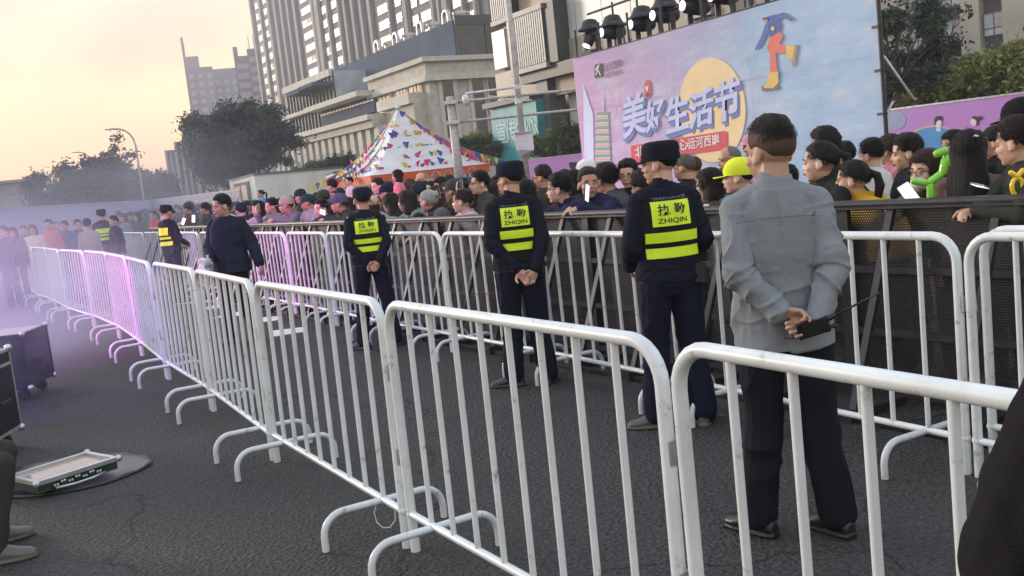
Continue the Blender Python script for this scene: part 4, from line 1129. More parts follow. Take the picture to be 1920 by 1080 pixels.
# people standing in the smoke
for px, py, dd, lb, tp_, st, ph in ((91, 422, 24, 'man in salmon red jacket standing in the smoke at far left', (.62, .12, .12), 'short', 20), (61, 434, 23.5, 'person in cream jacket standing in the smoke left of the red jacket', (.60, .52, .42), 'bob', 10),
        (122, 431, 24.5, 'man in navy standing just right of the red jacket in the smoke', (.03, .04, .10), 'short', 30), (147, 430, 23.5, 'man in dark blue second to the right of the red jacket', (.04, .05, .12), 'short', -20),
        (166, 436, 21.5, 'person in pale shirt beside the guard lost in smoke', (.35, .3, .3), 'short', 200), (6, 436, 21, 'person with flushed face at the extreme left edge', (.03, .035, .09), 'short', 40),
        (24, 438, 22.5, 'person in navy second from the left edge in the smoke', (.04, .045, .10), 'bob', 20), (44, 436, 25, 'shorter dark figure between the left-edge pair and the cream jacket', (.03, .03, .06), 'short', 0),
        (214, 424, 22.5, 'man in dark coat right of the guard lost in smoke', (.02, .03, .06), 'short', 60), (108, 440, 29, 'small distant figure behind the red jacket', (.05, .05, .1), 'short', 0)):
    crowd(px, py, 0, lb, 'arms', 'c', st == 'bob', st, BLACK, tp_, phi=ph, dist=dd, group='people standing in the smoke', skin=0)
# the thick of the crowd
COLS = [('black', (.012, .012, .014)), ('navy', (.014, .018, .05)), ('charcoal', (.04, .04, .045)), ('dark green', (.018, .04, .025)), ('maroon', (.09, .015, .025)), ('grey', (.16, .16, .17)), ('white', (.55, .55, .55)),
        ('beige', (.36, .28, .20)), ('brown', (.07, .04, .025)), ('pink', (.50, .20, .26)), ('purple', (.07, .03, .12)), ('blue', (.04, .09, .25))]
taken = []
fill = []
xs_ = list(np.linspace(222, 975, 92)) + [1012, 1060, 1128, 1300, 1470, 1668]
cnt = {}
rf = random.Random(5)
for i, px in enumerate(xs_):
    row = i % 4
    if px < 1000: d = (1.15, 1.9, 2.7, 3.6)[row] * (1 + .12 * rf.random())
    else: d = (1.5, 2.3, 3.0, 2.0)[row] * (1 + .1 * rf.random())
    # head height above the road between 1.45 and 1.72 m -> find the pixel row
    zt = rf.uniform(1.30, 1.50) + (.05 if px < 420 else 0) - (.06 if px > 1000 else 0)
    lo, hi = 150.0, 500.0
    for _ in range(30):
        mid = (lo + hi) / 2
        if onplane(px, mid, NPL + d, FLn).z > zt: lo = mid
        else: hi = mid
    py = (lo + hi) / 2
    if px > 1090 and d < 1.2: continue
    cn, cc = COLS[rf.randrange(len(COLS))] if rf.random() < .6 else COLS[rf.randrange(4)]
    fem = rf.random() < .45
    st = rf.choice(['bob', 'long', 'tail', 'bun']) if fem else rf.choice(['short', 'crop', 'short', 'curly'])
    cp = rf.random() < .22
    if px > 1090: place = 'before the banner' if px < 1660 else 'by the right hoarding'
    elif px > 930: place = 'between guard and banner'
    elif px > 690: place = 'under the striped tent' if False else 'before the bunting tent'
    elif px > 610: place = 'around the third guard'
    elif px > 430: place = 'before the white cabin'
    elif px > 320: place = 'near the man in blue'
    else: place = 'at the crowd end'
    ht = {'bob': 'bobbed hair', 'long': 'long hair', 'tail': 'tied-back hair', 'bun': 'hair in a bun', 'short': 'short hair', 'crop': 'thick hair', 'curly': 'curly hair'}[st]
    if cp: st2 = 'short' if not fem else 'bob'
    else: st2 = st
    key = (cn, ht, cp, place); cnt[key] = cnt.get(key, 0) + 1
    nth = {1: '', 2: 'second ', 3: 'third ', 4: 'fourth '}.get(cnt[key], 'later ')
    lb = '%s%s, %s%s, %s top, %s row %s' % (nth, 'woman' if fem else 'man', 'cap, ' if cp else '', ht, cn, ORD[row + 1], place)
    cpc = COLS[rf.randrange(len(COLS))][1]
    crowd(px, py, d, lb, 'phone' if i % 9 == 4 and 260 < px < 960 and row in (0, 1) else 'arms' if row else 'lean', rf.choice('lcc'), fem, st2, rf.choice([BLACK, BLACK, DARK, BROWN]), cc, phi=rf.uniform(45, 100), skin=rf.randrange(5), glasses=rf.random() < .15, cap='ball' if cp else None, capcol=cpc, seed=rf.randrange(3), shoes=False)
# things held by the crowd
phone(1706, 366, .12, 'silver smartphone held by the masked woman', (.55, .6, .66), (R(-20), R(-28), R(-10)))
phone(1838, 348, .05, 'smartphone lying flat in the hands at the right edge', (.5, .5, .52), (R(80), R(15), R(-40)))
phone(1100, 362, .12, 'dark smartphone held beside the boy in navy', (.02, .02, .02), (0, R(20), R(60)))
phone(604, 398, .12, 'dark smartphone held low below the olive cap', (.02, .02, .02), (R(10), R(-75), R(60)))
phone(344, 415, .2, 'lit smartphone screen near the fourth guard', (.02, .02, .02), (0, R(30), R(-10)), lit=True)
phone(363, 410, .2, 'lit smartphone screen left of the man in dark blue', (.02, .02, .02), (0, R(10), R(-10)), lit=True)
# balloon dog
P = onplane(1745, 362, NPL + .02, FLn)
M_bal = pmat('green_balloon', (.20, .62, .03), .15, var=.03, coat=.6)
root = empty('balloon_dog', P, R(-10)); tag(root, 'bright green twisted balloon dog held above the fence', 'balloon')
def bal(name, segs):
    mb = MB()
    for a, b, r_ in segs: mb.cap(a, b, r_, r_, seg=12)
    mb.build(name, M_bal, root, True)
s_ = .9
bal('leg', [((-.0, 0, -.05), (0, 0, .045), .021)])
bal('leg', [((.012, .03, -.05), (.012, .03, .04), .020)])
bal('torso', [((0, 0, .06), (.06, 0, .10), .022)])
bal('neck', [((.07, 0, .11), (.085, 0, .17), .023)])
bal('head', [((.045, 0, .215), (.085, 0, .225), .022)])
bal('ear', [((.095, .02, .19), (.10, .02, .15), .018)])
bal('tail', [((-.03, 0, .06), (-.085, 0, .075), .020)])
P = onplane(1908, 350, NPL + .02, FLn)
root = empty('balloon_loop', P); tag(root, 'yellow twisted balloon held by the youth at the right edge', 'balloon')
mby = pmat('yellow_balloon', (.85, .55, .02), .15, var=.03, coat=.6)
MB().tube([(.0 + .03 * math.cos(a), 0, .0 + .045 * math.sin(a)) for a in np.linspace(0, 6.283, 14)[:-1]], .012, 10, closed=True).cap((0, 0, .05), (-.03, 0, .075), .014, .014).cap((0, 0, .05), (.03, 0, .08), .014, .014).build('balloon_loop_skin', mby, root, True)
# pearl hair clip
mb = MB()
for k in range(5): mb.ell((-.03 + .014 * k, 0, .004 * (k % 2)), (.0065, .0065, .0065), nu=10, nv=6)
o = mb.build('hair_clip', pmat('pearl', (.75, .7, .66), .2), lw, True)
o.matrix_local = PROTO[('arms', 'c', True)][1] @ Matrix.Translation((.050, -.085, .085)) @ Matrix.Rotation(R(-25), 4, 'Z')
# ------------------------------------------------------------------ banner on its scaffold
BP1 = atdist(1092, 300, 22.0); BDIR = Vector((.457, -.889, 0)).normalized(); BN = Vector((.889, .457, 0)).normalized()
BS = BN.dot(BP1)
def bp(px, py):
    P = onplane(px, py, BS, BN); return ((P - BP1).dot(BDIR), P.z)
BRZ = math.atan2(BDIR.y, BDIR.x)
BTOP = bp(1092, 106)[1]; BW = bp(1658, 200)[0]
banner = empty('event_banner', (BP1.x, BP1.y, 0), BRZ)
tag(banner, 'huge lilac and sky-blue event banner stretched on a scaffold behind the crowd', 'banner')
def banner_mat():
    m, n, l, b = new_mat('banner_print')
    tc = n.new('ShaderNodeTexCoord'); sx = n.new('ShaderNodeSeparateXYZ'); l.new(tc.outputs['Object'], sx.inputs[0])
    mr = n.new('ShaderNodeMapRange'); mr.inputs[1].default_value = 0; mr.inputs[2].default_value = BW; l.new(sx.outputs['X'], mr.inputs[0])
    ns = n.new('ShaderNodeTexNoise'); ns.inputs['Scale'].default_value = .55; ns.inputs['Detail'].default_value = 4; l.new(tc.outputs['Object'], ns.inputs['Vector'])
    ad = n.new('ShaderNodeMath'); ad.operation = 'MULTIPLY_ADD'; ad.inputs[1].default_value = .55; l.new(ns.outputs[0], ad.inputs[0]); l.new(mr.outputs[0], ad.inputs[2])
    rp = n.new('ShaderNodeValToRGB'); e = rp.color_ramp.elements
    e[0].position = .18; e[0].color = (.86, .54, .84, 1); e[1].position = 1.0; e[1].color = (.50, .70, .96, 1)
    for p_, c_ in ((.40, (.80, .56, .90, 1)), (.66, (.70, .62, .94, 1)), (.86, (.58, .68, .95, 1))):
        q = e.new(p_); q.color = c_
    l.new(ad.outputs[0], rp.inputs[0])
    n2 = n.new('ShaderNodeTexNoise'); n2.inputs['Scale'].default_value = 1.1; n2.inputs['Detail'].default_value = 6; n2.inputs['Roughness'].default_value = .45
    mp_ = n.new('ShaderNodeMapping'); mp_.inputs['Rotation'].default_value = (0, R(35), 0); mp_.inputs['Scale'].default_value = (1, 1, 2.2)
    l.new(tc.outputs['Object'], mp_.inputs[0]); l.new(mp_.outputs[0], n2.inputs['Vector'])
    r2 = n.new('ShaderNodeMapRange'); r2.inputs[1].default_value = .50; r2.inputs[2].default_value = .68; r2.inputs[4].default_value = .45; l.new(n2.outputs[0], r2.inputs[0])
    mx = n.new('ShaderNodeMix'); mx.data_type = 'RGBA'; mx.inputs[7].default_value = (.82, .86, .95, 1)
    l.new(r2.outputs[0], mx.inputs[0]); l.new(rp.outputs[0], mx.inputs[6]); l.new(mx.outputs[2], b.inputs['Base Color'])
    b.inputs['Roughness'].default_value = .7
    n3 = n.new('ShaderNodeTexNoise'); n3.inputs['Scale'].default_value = 1.6; n3.inputs['Detail'].default_value = 2; l.new(mp_.outputs[0], n3.inputs['Vector'])
    bpn = n.new('ShaderNodeBump'); bpn.inputs['Strength'].default_value = .25; bpn.inputs['Distance'].default_value = .12; l.new(n3.outputs[0], bpn.inputs['Height']); l.new(bpn.outputs[0], b.inputs['Normal'])
    tl = n.new('ShaderNodeBsdfTranslucent'); l.new(mx.outputs[2], tl.inputs[0])
    ms = n.new('ShaderNodeMixShader'); ms.inputs[0].default_value = .3; l.new(b.outputs[0], ms.inputs[1]); l.new(tl.outputs[0], ms.inputs[2])
    tr = n.new('ShaderNodeBsdfTransparent'); m2 = n.new('ShaderNodeMixShader'); m2.inputs[0].default_value = .09
    l.new(ms.outputs[0], m2.inputs[1]); l.new(tr.outputs[0], m2.inputs[2]); l.new(m2.outputs[0], n['Material Output'].inputs[0])
    return m
# gently billowing sheet
mb = MB(); NX, NZ = 60, 30; vs = []
def bw_y(u, z): return .010 * noise.noise(Vector((u * .9, 0, z * 1.1))) 
for j in range(NZ + 1):
    for i in range(NX + 1):
        u = BW * i / NX; z = .25 + (BTOP - .25) * j / NZ
        vs.append((u, bw_y(u, z) * min(1, i / 3, (NX - i) / 3) , z))
mb.add(vs, [(j * (NX + 1) + i, j * (NX + 1) + i + 1, (j + 1) * (NX + 1) + i + 1, (j + 1) * (NX + 1) + i) for j in range(NZ) for i in range(NX)])
mb.build('sheet', banner_mat(), banner, True)
LAY = [0]
def fill_poly(pts, y, z_off=0):
    return [Vector((u, y, z)) for u, z in pts]
def art(name, pxs, col, lay, raw=False, rough=.6):
    pts = pxs if raw else [bp(*p) for p in pxs]
    key = 'ink_%d_%d_%d' % tuple(int(c * 99) for c in col)
    mb = MB(); mb.poly(fill_poly(pts, -.014 - .004 * lay)); o = mb.build(name, pmat(key, col, rough, var=.03, scale=2), banner); return o
def cr(pts, ox=1060, oy=0, k=3.0): return [(ox + x / k, oy + y / k) for x, y in pts]
def ngon(c, rx, rz_, n=40): return [(c[0] + rx * math.cos(2 * math.pi * k / n), c[1] + rz_ * math.sin(2 * math.pi * k / n)) for k in range(n)]
art('printed_cloud', cr([(104, 470), (160, 640), (165, 930), (110, 880)]), (.60, .68, .92), 1)
c0 = bp(1334, 207); r0 = bp(1334, 107)[1] - c0[1]
art('printed_disc', ngon(c0, r0, r0), (.86, .66, .38), 2, True)
def btxt(ch, px, py, hpx, col, lay, wk=1.0, shear=.12, skew=0.0, dx=0, dy=0, bold=.02, name='lettering', wpx=None):
    me = text_mesh(ch, 1.0, shear=shear, bold=bold)
    co = [v.co.copy() for v in me.vertices]
    x0, x1 = min(c.x for c in co), max(c.x for c in co); y0, y1 = min(c.y for c in co), max(c.y for c in co)
    ct = bp(px, py); h = abs(bp(px, py - hpx / 2)[1] - bp(px, py + hpx / 2)[1])
    wd = abs(bp(px + wpx / 2, py)[0] - bp(px - wpx / 2, py)[0]) if wpx else h * (x1 - x0) / (y1 - y0) * wk
    for v, c in zip(me.vertices, co):
        u = ((c.x - x0) / (x1 - x0) - .5) * wd; z = ((c.y - y0) / (y1 - y0) - .5) * h
        v.co = (ct[0] + u + dx, -.014 - .004 * lay, ct[1] + z + u * skew + dy)
    me.materials.clear(); key = 'ink_%d_%d_%d' % tuple(int(q * 99) for q in col); me.materials.append(pmat(key, col, .6, var=.03, scale=2)); me.name = name
    return link(name, me, banner)
big = (('美', 1190, 216, 78, 46), ('好', 1230, 216, 58, 38), ('生', 1271, 213, 66, 44), ('活', 1317, 203, 68, 48), ('节', 1368, 187, 76, 48))
for ch, px, py, h, w_ in big:
    for q in range(3): btxt(ch, px, py, h, (.14, .20, .52), 4 + q * .3, bold=.022, skew=.10, wpx=w_ * 1.04, dx=(-.03, .03, .04)[q], dy=(-.03, -.05, -.09)[q])
    for q in range(3): btxt(ch, px, py, h, (.56, .62, .95), 6 + q * .3, bold=.018, skew=.10, wpx=w_, dx=(-.018, 0, .018)[q])
art('red_plate', [(1185, 273), (1362, 245), (1367, 249), (1367, 276), (1362, 280), (1187, 305)], (.62, .06, .10), 5)
btxt('北京副中心', 1242, 277, 22, (.75, .72, .76), 7, shear=0, skew=.03, wpx=102, bold=.02)
btxt('·', 1284, 272, 4, (.75, .72, .76), 7, shear=0, wpx=3)
btxt('运河西岸', 1322, 265, 22, (.75, .72, .76), 7, shear=0, skew=.03, wpx=60, bold=.02)
art('heart_bubble', ngon(bp(1217, 166), .115, .17, 30), (.62, .10, .14), 4, True)
art('heart_bubble', [(1210, 175), (1214, 184), (1225, 175)], (.62, .10, .14), 4)
hx, hz = bp(1216, 166)
art('heart', [(hx + .055 * 16 / 16 * math.sin(t) ** 3, hz + .0045 * (13 * math.cos(t) - 5 * math.cos(2 * t) - 2 * math.cos(3 * t) - math.cos(4 * t))) for t in np.linspace(0, 6.283, 30)[:-1]], (.75, .70, .72), 6, True)
art('logo_block', [(1117, 121), (1131, 118), (1132, 143), (1117, 146)], (.03, .03, .035), 4)
for pts in ([(1119, 141), (1121, 141), (1127, 121), (1124, 121)], [(1124, 128), (1130, 141), (1128, 142), (1122, 130)], [(1119, 130), (1122, 124), (1123, 126), (1120, 133)]): art('logo_stroke', pts, (.7, .68, .72), 6)
btxt('运河西岸', 1151, 122, 16, (.06, .05, .07), 4, shear=0, wpx=34, skew=.03, bold=0)
btxt('WESTBANK', 1152, 138, 9, (.06, .05, .07), 4, shear=0, wpx=36, skew=.03, bold=0)
# pagoda print
for k in range(10):
    y0 = 210 + k * 13.2; wd = 13 + k * .75
    art('pagoda_tier', [(1132 - wd, y0 + 6), (1132 - wd * .8, y0), (1132 + wd * .8, y0 - 1), (1132 + wd, y0 + 4)], (.18, .34, .27), 4)
    art('pagoda_wall', [(1132 - wd * .8, y0 + 6), (1132 + wd * .8, y0 + 5), (1132 + wd * .85, y0 + 13), (1132 - wd * .85, y0 + 13.5)], (.62, .56, .60), 3)
    art('pagoda_rail', [(1132 - wd * .8, y0 + 9), (1132 + wd * .8, y0 + 8), (1132 + wd * .8, y0 + 9.5), (1132 - wd * .8, y0 + 10.5)], (.55, .25, .25), 5)
art('pagoda_spire', [(1130.5, 210), (1131.6, 184), (1133, 184), (1134, 210)], (.62, .60, .66), 4)
# snowboarder print
for nm, pts, col, ly in (('printed_jacket', [(1130, 100), (1160, 88), (1200, 80), (1225, 140), (1215, 180), (1160, 210), (1152, 150)], (.06, .10, .38), 4),
    ('printed_arm', [(1135, 130), (1156, 130), (1152, 180), (1112, 258), (1078, 284), (1076, 272), (1108, 210)], (.07, .16, .45), 5),
    ('printed_arm', [(1196, 82), (1240, 68), (1294, 108), (1282, 120), (1240, 100), (1208, 112)], (.07, .14, .42), 5),
    ('printed_trousers', [(1160, 208), (1215, 176), (1234, 200), (1212, 248), (1246, 254), (1248, 296), (1190, 300), (1202, 408), (1160, 408), (1158, 300), (1140, 268)], (.70, .17, .13), 4),
    ('printed_boot', [(1246, 256), (1302, 256), (1290, 332), (1256, 326)], (.70, .52, .16), 5), ('printed_board', [(1296, 250), (1318, 250), (1297, 376), (1280, 370)], (.40, .28, .20), 4),
    ('printed_boot', [(1150, 408), (1206, 402), (1208, 462), (1180, 496), (1122, 494), (1146, 450)], (.70, .52, .16), 5), ('printed_board', [(1110, 482), (1208, 478), (1208, 502), (1112, 512)], (.22, .16, .16), 4),
    ('printed_patch', [(1166, 152), (1180, 146), (1188, 160), (1180, 174), (1168, 168)], (.70, .60, .2), 6), ('printed_head', [(1120, 100), (1134, 92), (1148, 98), (1150, 116), (1138, 126), (1122, 120)], (.55, .30, .28), 6),
    ('printed_goggles', [(1120, 102), (1146, 96), (1148, 108), (1122, 112)], (.05, .06, .12), 7)):
    art(nm, cr(pts), col, ly)
# scaffold
scaf = empty('scaffold', (BP1.x, BP1.y, 0), BRZ); tag(scaf, 'black tube scaffold with diagonal braces carrying banner and lights', 'scaffold')
ups = [0.02, .95, 2.0, 3.1, 4.3, 5.6, 7.0, BW + .03]
for u in ups[:-1]:
    for y in ((.12, 1.15) if u < 6 else (.12,)):
        top = BTOP + (.62 if y < .5 else 1.2) * (1 if u < 6 else -.1)
        MB().tube([(u, y, 0), (u, y, top)], .024, 8).build('upright', M_black, scaf, True)
for z in (BTOP + .50, BTOP + .95): MB().tube([(0, .5, z), (5.7, .5, z)], .026, 8).build('ledger', M_black, scaf, True)
for z in (.3, 1.5, 2.7, BTOP + .02):
    MB().tube([(0, .09, z), (BW, .09, z)], .024, 8).build('ledger', M_black, scaf, True)
    MB().tube([(0, 1.15, z), (5.7, 1.15, z)], .024, 8).build('ledger', M_black, scaf, True)
for a, b_ in zip(ups, ups[1:]):
    for z0, z1 in ((.3, 2.0), (2.0, BTOP + .1)):
        MB().tube([(a, .15, z0), (b_, .15, z1)], .018, 8).tube([(b_, .6, z0), (a, .6, z1)], .018, 8).build('diagonal_brace', M_zinc if int(a) % 2 else M_black, scaf, True)
pole = MB().tube([(BW + .06, -.06, 0), (BW + .06, -.06, BTOP + 2)], .032, 10)
for z in np.arange(.6, 5.5, .62): pole.box((BW + .02, -.08, z), (.12, .07, .04)).tube([(BW - .06, -.07, z), (BW + .12, -.07, z)], .010, 6)
pole.build('corner_pole', M_black, scaf, True, 40)
for u in (.35, 1.25, 2.5, 4.6): MB().tube([(u + .3, .35, BTOP - .2), (u, .5, BTOP + .45)], .022, 8).build('light_bracket', M_black, scaf, True)
# stage lights on top
M_lens = emis('lit_lens', (.95, .98, 1.0), 3.0)
def stage_light(P, rz, label, tilt=0.0, k=1.0, group='stage lights above the banner'):
    root = empty('stage_light', P, rz); root.scale = (k,) * 3
    root.rotation_euler = (0, 0, rz)
    tag(root, label, 'stage light', group)
    # light points along local -x
    rt = Matrix.Rotation(tilt, 3, 'Y')
    def RT(p): return rt @ Vector(p)
    prof = [(-.25, .085), (-.20, .115), (.0, .13), (.14, .14), (.22, .10), (.25, .05)]
    mb = MB(); rings = []
    for x, r_ in [(-.25, .0)] + prof + [(.25, 0.0)]:
        rings.append([RT((x, r_ * math.cos(a), r_ * math.sin(a))) for a in np.linspace(0, 2 * math.pi, 21)[:-1]])
    mb.rings(rings)
    for i in range(8):
        a = i * math.pi / 4; mb.box(RT((.05, .132 * math.cos(a), .132 * math.sin(a))), (.22, .012, .012), rt)
    mb.build('head', M_black, root, True, 35)
    MB().rings([[RT((x, r_ * math.cos(a), r_ * math.sin(a))) for a in np.linspace(0, 2 * math.pi, 21)[:-1]] for x, r_ in ((-.262, .078), (-.275, .04), (-.278, .001))]).build('lens', M_lens, root, True)
    MB().bx(-.05, .05, -.19, -.165, -.28, .05).bx(-.05, .05, .165, .19, -.28, .05).bx(-.05, .05, -.19, .19, -.31, -.28).build('yoke', M_black, root)
    MB().bx(-.17, .17, -.15, .15, -.46, -.312).build('base', M_black, root)
    mb = MB(); mb.lathe([(.26, .10), (.25, .13), (.20, .16), (.17, .22), (.14, .29), (.06, .32), (0, .325)], 20)
    mb.build('rain_hat', pmat('hat_fabric', (.03, .032, .036), .7, bump=.3, bscale=25), root, True, 50)
    # pale print on the hat
    MB().box((-.12, -.235, .150), (.10, .004, .014), Matrix.Rotation(R(-30), 3, 'X')).build('hat_print', M_grayprint, root)
    return root
for i, (px, py, kk, tl) in enumerate(((1108, 66, 1.0, R(-55)), (1150, 60, 1.05, 0), (1205, 45, 1.05, 0), (1248, 28, 1.1, 0), (1305, 12, 1.1, R(4)), (1358, -8, 1.1, 0), (1420, -30, 1.1, 0))):
    P = onplane(px, py, BS + .55, BN)
    stage_light(P, R(25 if i else 35), ('leftmost lit moving-head lamp, tilted down, at the banner corner' if i == 0 else '%s lit moving-head lamp from the left above the banner edge' % ORD[i]), tl, kk * 1.08)
# ------------------------------------------------------------------ hoardings
def hoard(pts, ztop, col, col2, label, thick=.08):
    root = empty('hoarding', (pts[0].x, pts[0].y, 0)); tag(root, label, 'hoarding')
    mt = pmat('hoarding_print_%d' % int(col[0] * 1000), col, .5, var=.1, col2=col2, scale=.35)
    for a, b_ in zip(pts, pts[1:]):
        d = (b_ - a); L = d.xy.length; ang = math.atan2(d.y, d.x)
        o = MB().bx(0, L, 0, thick, 0, ztop).build('board', mt, root); o.location = (a.x - pts[0].x, a.y - pts[0].y, 0); o.rotation_euler = (0, 0, ang)
        o = MB().bx(0, L, -.012, thick + .012, ztop + .003, ztop + .04).build('top_trim', M_zinc, root); o.location = (a.x - pts[0].x, a.y - pts[0].y, 0); o.rotation_euler = (0, 0, ang)
    return root
ra, rb = atdist(1640, 300, 22.4), atdist(2080, 300, 19.6)
rh = hoard([ra, rb], 1.98, (.60, .24, .62), (.48, .26, .66), 'pink and violet hoarding with a cartoon couple right of the banner')
rn = Vector((-(rb - ra).y, (rb - ra).x, 0)).normalized(); rs_ = rn.dot(ra)
def rart(name, pxs, col, lay):
    pts = []
    for p in pxs:
        P = onplane(p[0], p[1], rs_, rn) - rn * (.004 + .003 * lay); pts.append(P - Vector((ra.x, ra.y, 0)))
    key = 'ink_%d_%d_%d' % tuple(int(c * 99) for c in col)
    return MB().poly(pts[::-1] if False else pts).build(name, pmat(key, col, .6, var=.03, scale=2), rh)
def circ(cx, cy, rx, ry, n=24, a0=0, a1=6.2832): return [(cx + rx * math.cos(a0 + (a1 - a0) * k / n), cy + ry * math.sin(a0 + (a1 - a0) * k / n)) for k in range(n)]
rart('printed_disc', circ(1679, 226, 20, 18), (.36, .42, .62), 1)
rart('printed_rim', circ(1752, 272, 56, 37), (.68, .50, .30), 1)
rart('printed_shirt', circ(1753, 273, 54, 35), (.09, .32, .66), 2)
rart('printed_neck', [(1757, 236), (1764, 236), (1765, 246), (1756, 246)], (.78, .74, .78), 3)
rart('printed_face', circ(1760, 231, 6.5, 8.5), (.80, .76, .80), 4)
rart('printed_hair', [(1753, 234), (1753, 222), (1758, 218), (1765, 217), (1768, 221), (1767, 226), (1761, 225), (1757, 228), (1755, 235)], (.05, .02, .05), 5)
rart('printed_face', circ(1827, 228, 6.5, 8), (.80, .76, .80), 4)
rart('printed_hair', [(1822, 222), (1827, 217), (1834, 219), (1836, 224), (1835, 233), (1831, 236), (1832, 227), (1828, 223)], (.08, .02, .06), 5)
rart('printed_bun', circ(1839, 221, 3.6, 4), (.08, .02, .06), 5)
rart('printed_arm', [(1745, 290), (1770, 278), (1773, 281), (1750, 295)], (.75, .8, .86), 5)
ma_, mb_ = atdist(940, 300, 37.5), atdist(1130, 300, 35)
mh = hoard([ma_, mb_], 1.88, (.56, .26, .66), (.62, .28, .60), 'pink-violet hoarding between the second guard and the banner')
mn = Vector((-(mb_ - ma_).y, (mb_ - ma_).x, 0)).normalized(); ms_ = mn.dot(ma_)
def mart(pxs, col, lay, name):
    pts = [onplane(p[0], p[1], ms_, mn) - mn * (.02 + .006 * lay) - Vector((ma_.x, ma_.y, 0)) for p in pxs]
    return MB().poly(pts).build(name, pmat('ink_%d_%d_%d' % tuple(int(c * 99) for c in col), col, .6, var=.03, scale=2), mh)
mart([(1067, 305), (1073, 304), (1082, 304), (1081, 311), (1074, 318), (1069, 314)], (.02, .02, .03), 1, 'printed_figure')
mart([(1075, 314), (1084, 317), (1082, 319), (1072, 318)], (.02, .02, .03), 2, 'printed_figure')
la_, lb_, lc_ = atdist(-60, 300, 27), atdist(272, 300, 52), atdist(440, 300, 45)
hoard([la_, lb_], 2.0, (.40, .33, .62), (.30, .40, .66), 'lilac and pale blue hoarding behind the smoke at far left')
lh = hoard([lb_, lc_], 1.99, (.50, .38, .50), (.40, .40, .48), 'dull pink hoarding with pale letters BANK left of the white cabin')
me = text_mesh('WESTBANK', 1.0, bold=.02); me.materials.clear(); me.materials.append(pmat('pale_print', (.62, .58, .64), .6)); me.name = 'lettering'
ld = (lc_ - lb_); LL = ld.xy.length
o = link('lettering', me, lh); o.rotation_euler = (R(90), 0, math.atan2(ld.y, ld.x)); q = ld * .70; o.location = (q.x + .03 * ld.y / LL, q.y - .03 * ld.x / LL, 1.42); o.scale = (.9, .85, 1)
# ------------------------------------------------------------------ tent
TA = atdist(692, 300, 40.0); TL = 5.35; EV = 1.98
tent = empty('marquee_tent', (TA.x, TA.y, 0), R(29)); tag(tent, 'white peaked marquee tent with orange-red valance, strung with bunting', 'tent')
# local: +x = SE (front edge to the right), +y = SD (away left)
PK = 4.75
def roof_z(r): return EV + (PK - EV) * (1 - r) ** 1.45
mb = MB(); N = 12; vs = []
for ring in range(N + 1):
    r_ = 1 - ring / N * .985
    h = TL / 2 * r_
    for k in range(4):
        c4 = [(-h, -h), (h, -h), (h, h), (-h, h)]
        a, b_ = c4[k], c4[(k + 1) % 4]
        for q in range(6):
            t = q / 6; sag = -.06 * math.sin(math.pi * t) * r_
            vs.append((TL / 2 + a[0] + (b_[0] - a[0]) * t, TL / 2 + a[1] + (b_[1] - a[1]) * t, roof_z(r_) + sag))
S = 24
mb.add(vs, [(i * S + k, i * S + (k + 1) % S, (i + 1) * S + (k + 1) % S, (i + 1) * S + k) for i in range(N) for k in range(S)] + [tuple(N * S + k for k in range(S))])
mb.build('roof', pmat('tent_canvas', (.78, .78, .80), .6, var=.05, scale=1.2), tent, True, 60)
MB().lathe([(.10, 0), (.11, .12), (.06, .16), (0, .17)], 12, (TL / 2, TL / 2, PK - .05)).build('peak_cap', M_white, tent, True)
val = pmat('orange_valance', (.72, .12, .04), .6, var=.1)
for nm, (x0, x1, y0, y1) in (('front', (0, TL, -.02, 0)), ('side', (-.02, 0, .0, TL)), ('back', (0, TL, TL, TL + .02)), ('right', (TL, TL + .02, 0, TL))):
    MB().bx(x0, x1, y0, y1, EV - .36, EV - .01).build('valance', val, tent)
for k in range(9):
    x = 2.3 + k * .28
    MB().prism([(x, -.03, EV - .30), (x + .06, -.03, EV - .32), (x + .24, -.03, EV - .10), (x + .18, -.03, EV - .08)] if k % 2 else [(x, -.03, EV - .10), (x + .06, -.03, EV - .08), (x + .24, -.03, EV - .30), (x + .18, -.03, EV - .32)], (0, -.005, 0)).build('valance_motif', pmat('motif_grey', (.50, .48, .45), .6), tent)
for x, y in ((0.03, .03), (TL - .03, .03), (TL - .03, TL - .03), (.03, TL - .03)): MB().tube([(x, y, 0), (x, y, EV)], .035, 8).build('pole', M_white, tent, True)
FC = [(.75, .03, .06), (.85, .45, .02), (.05, .35, .10), (.03, .10, .50), (.80, .70, .05), (.65, .08, .25), (.25, .05, .30)]
FM = [pmat('pennant_%d' % i, c, .6) for i, c in enumerate(FC)]
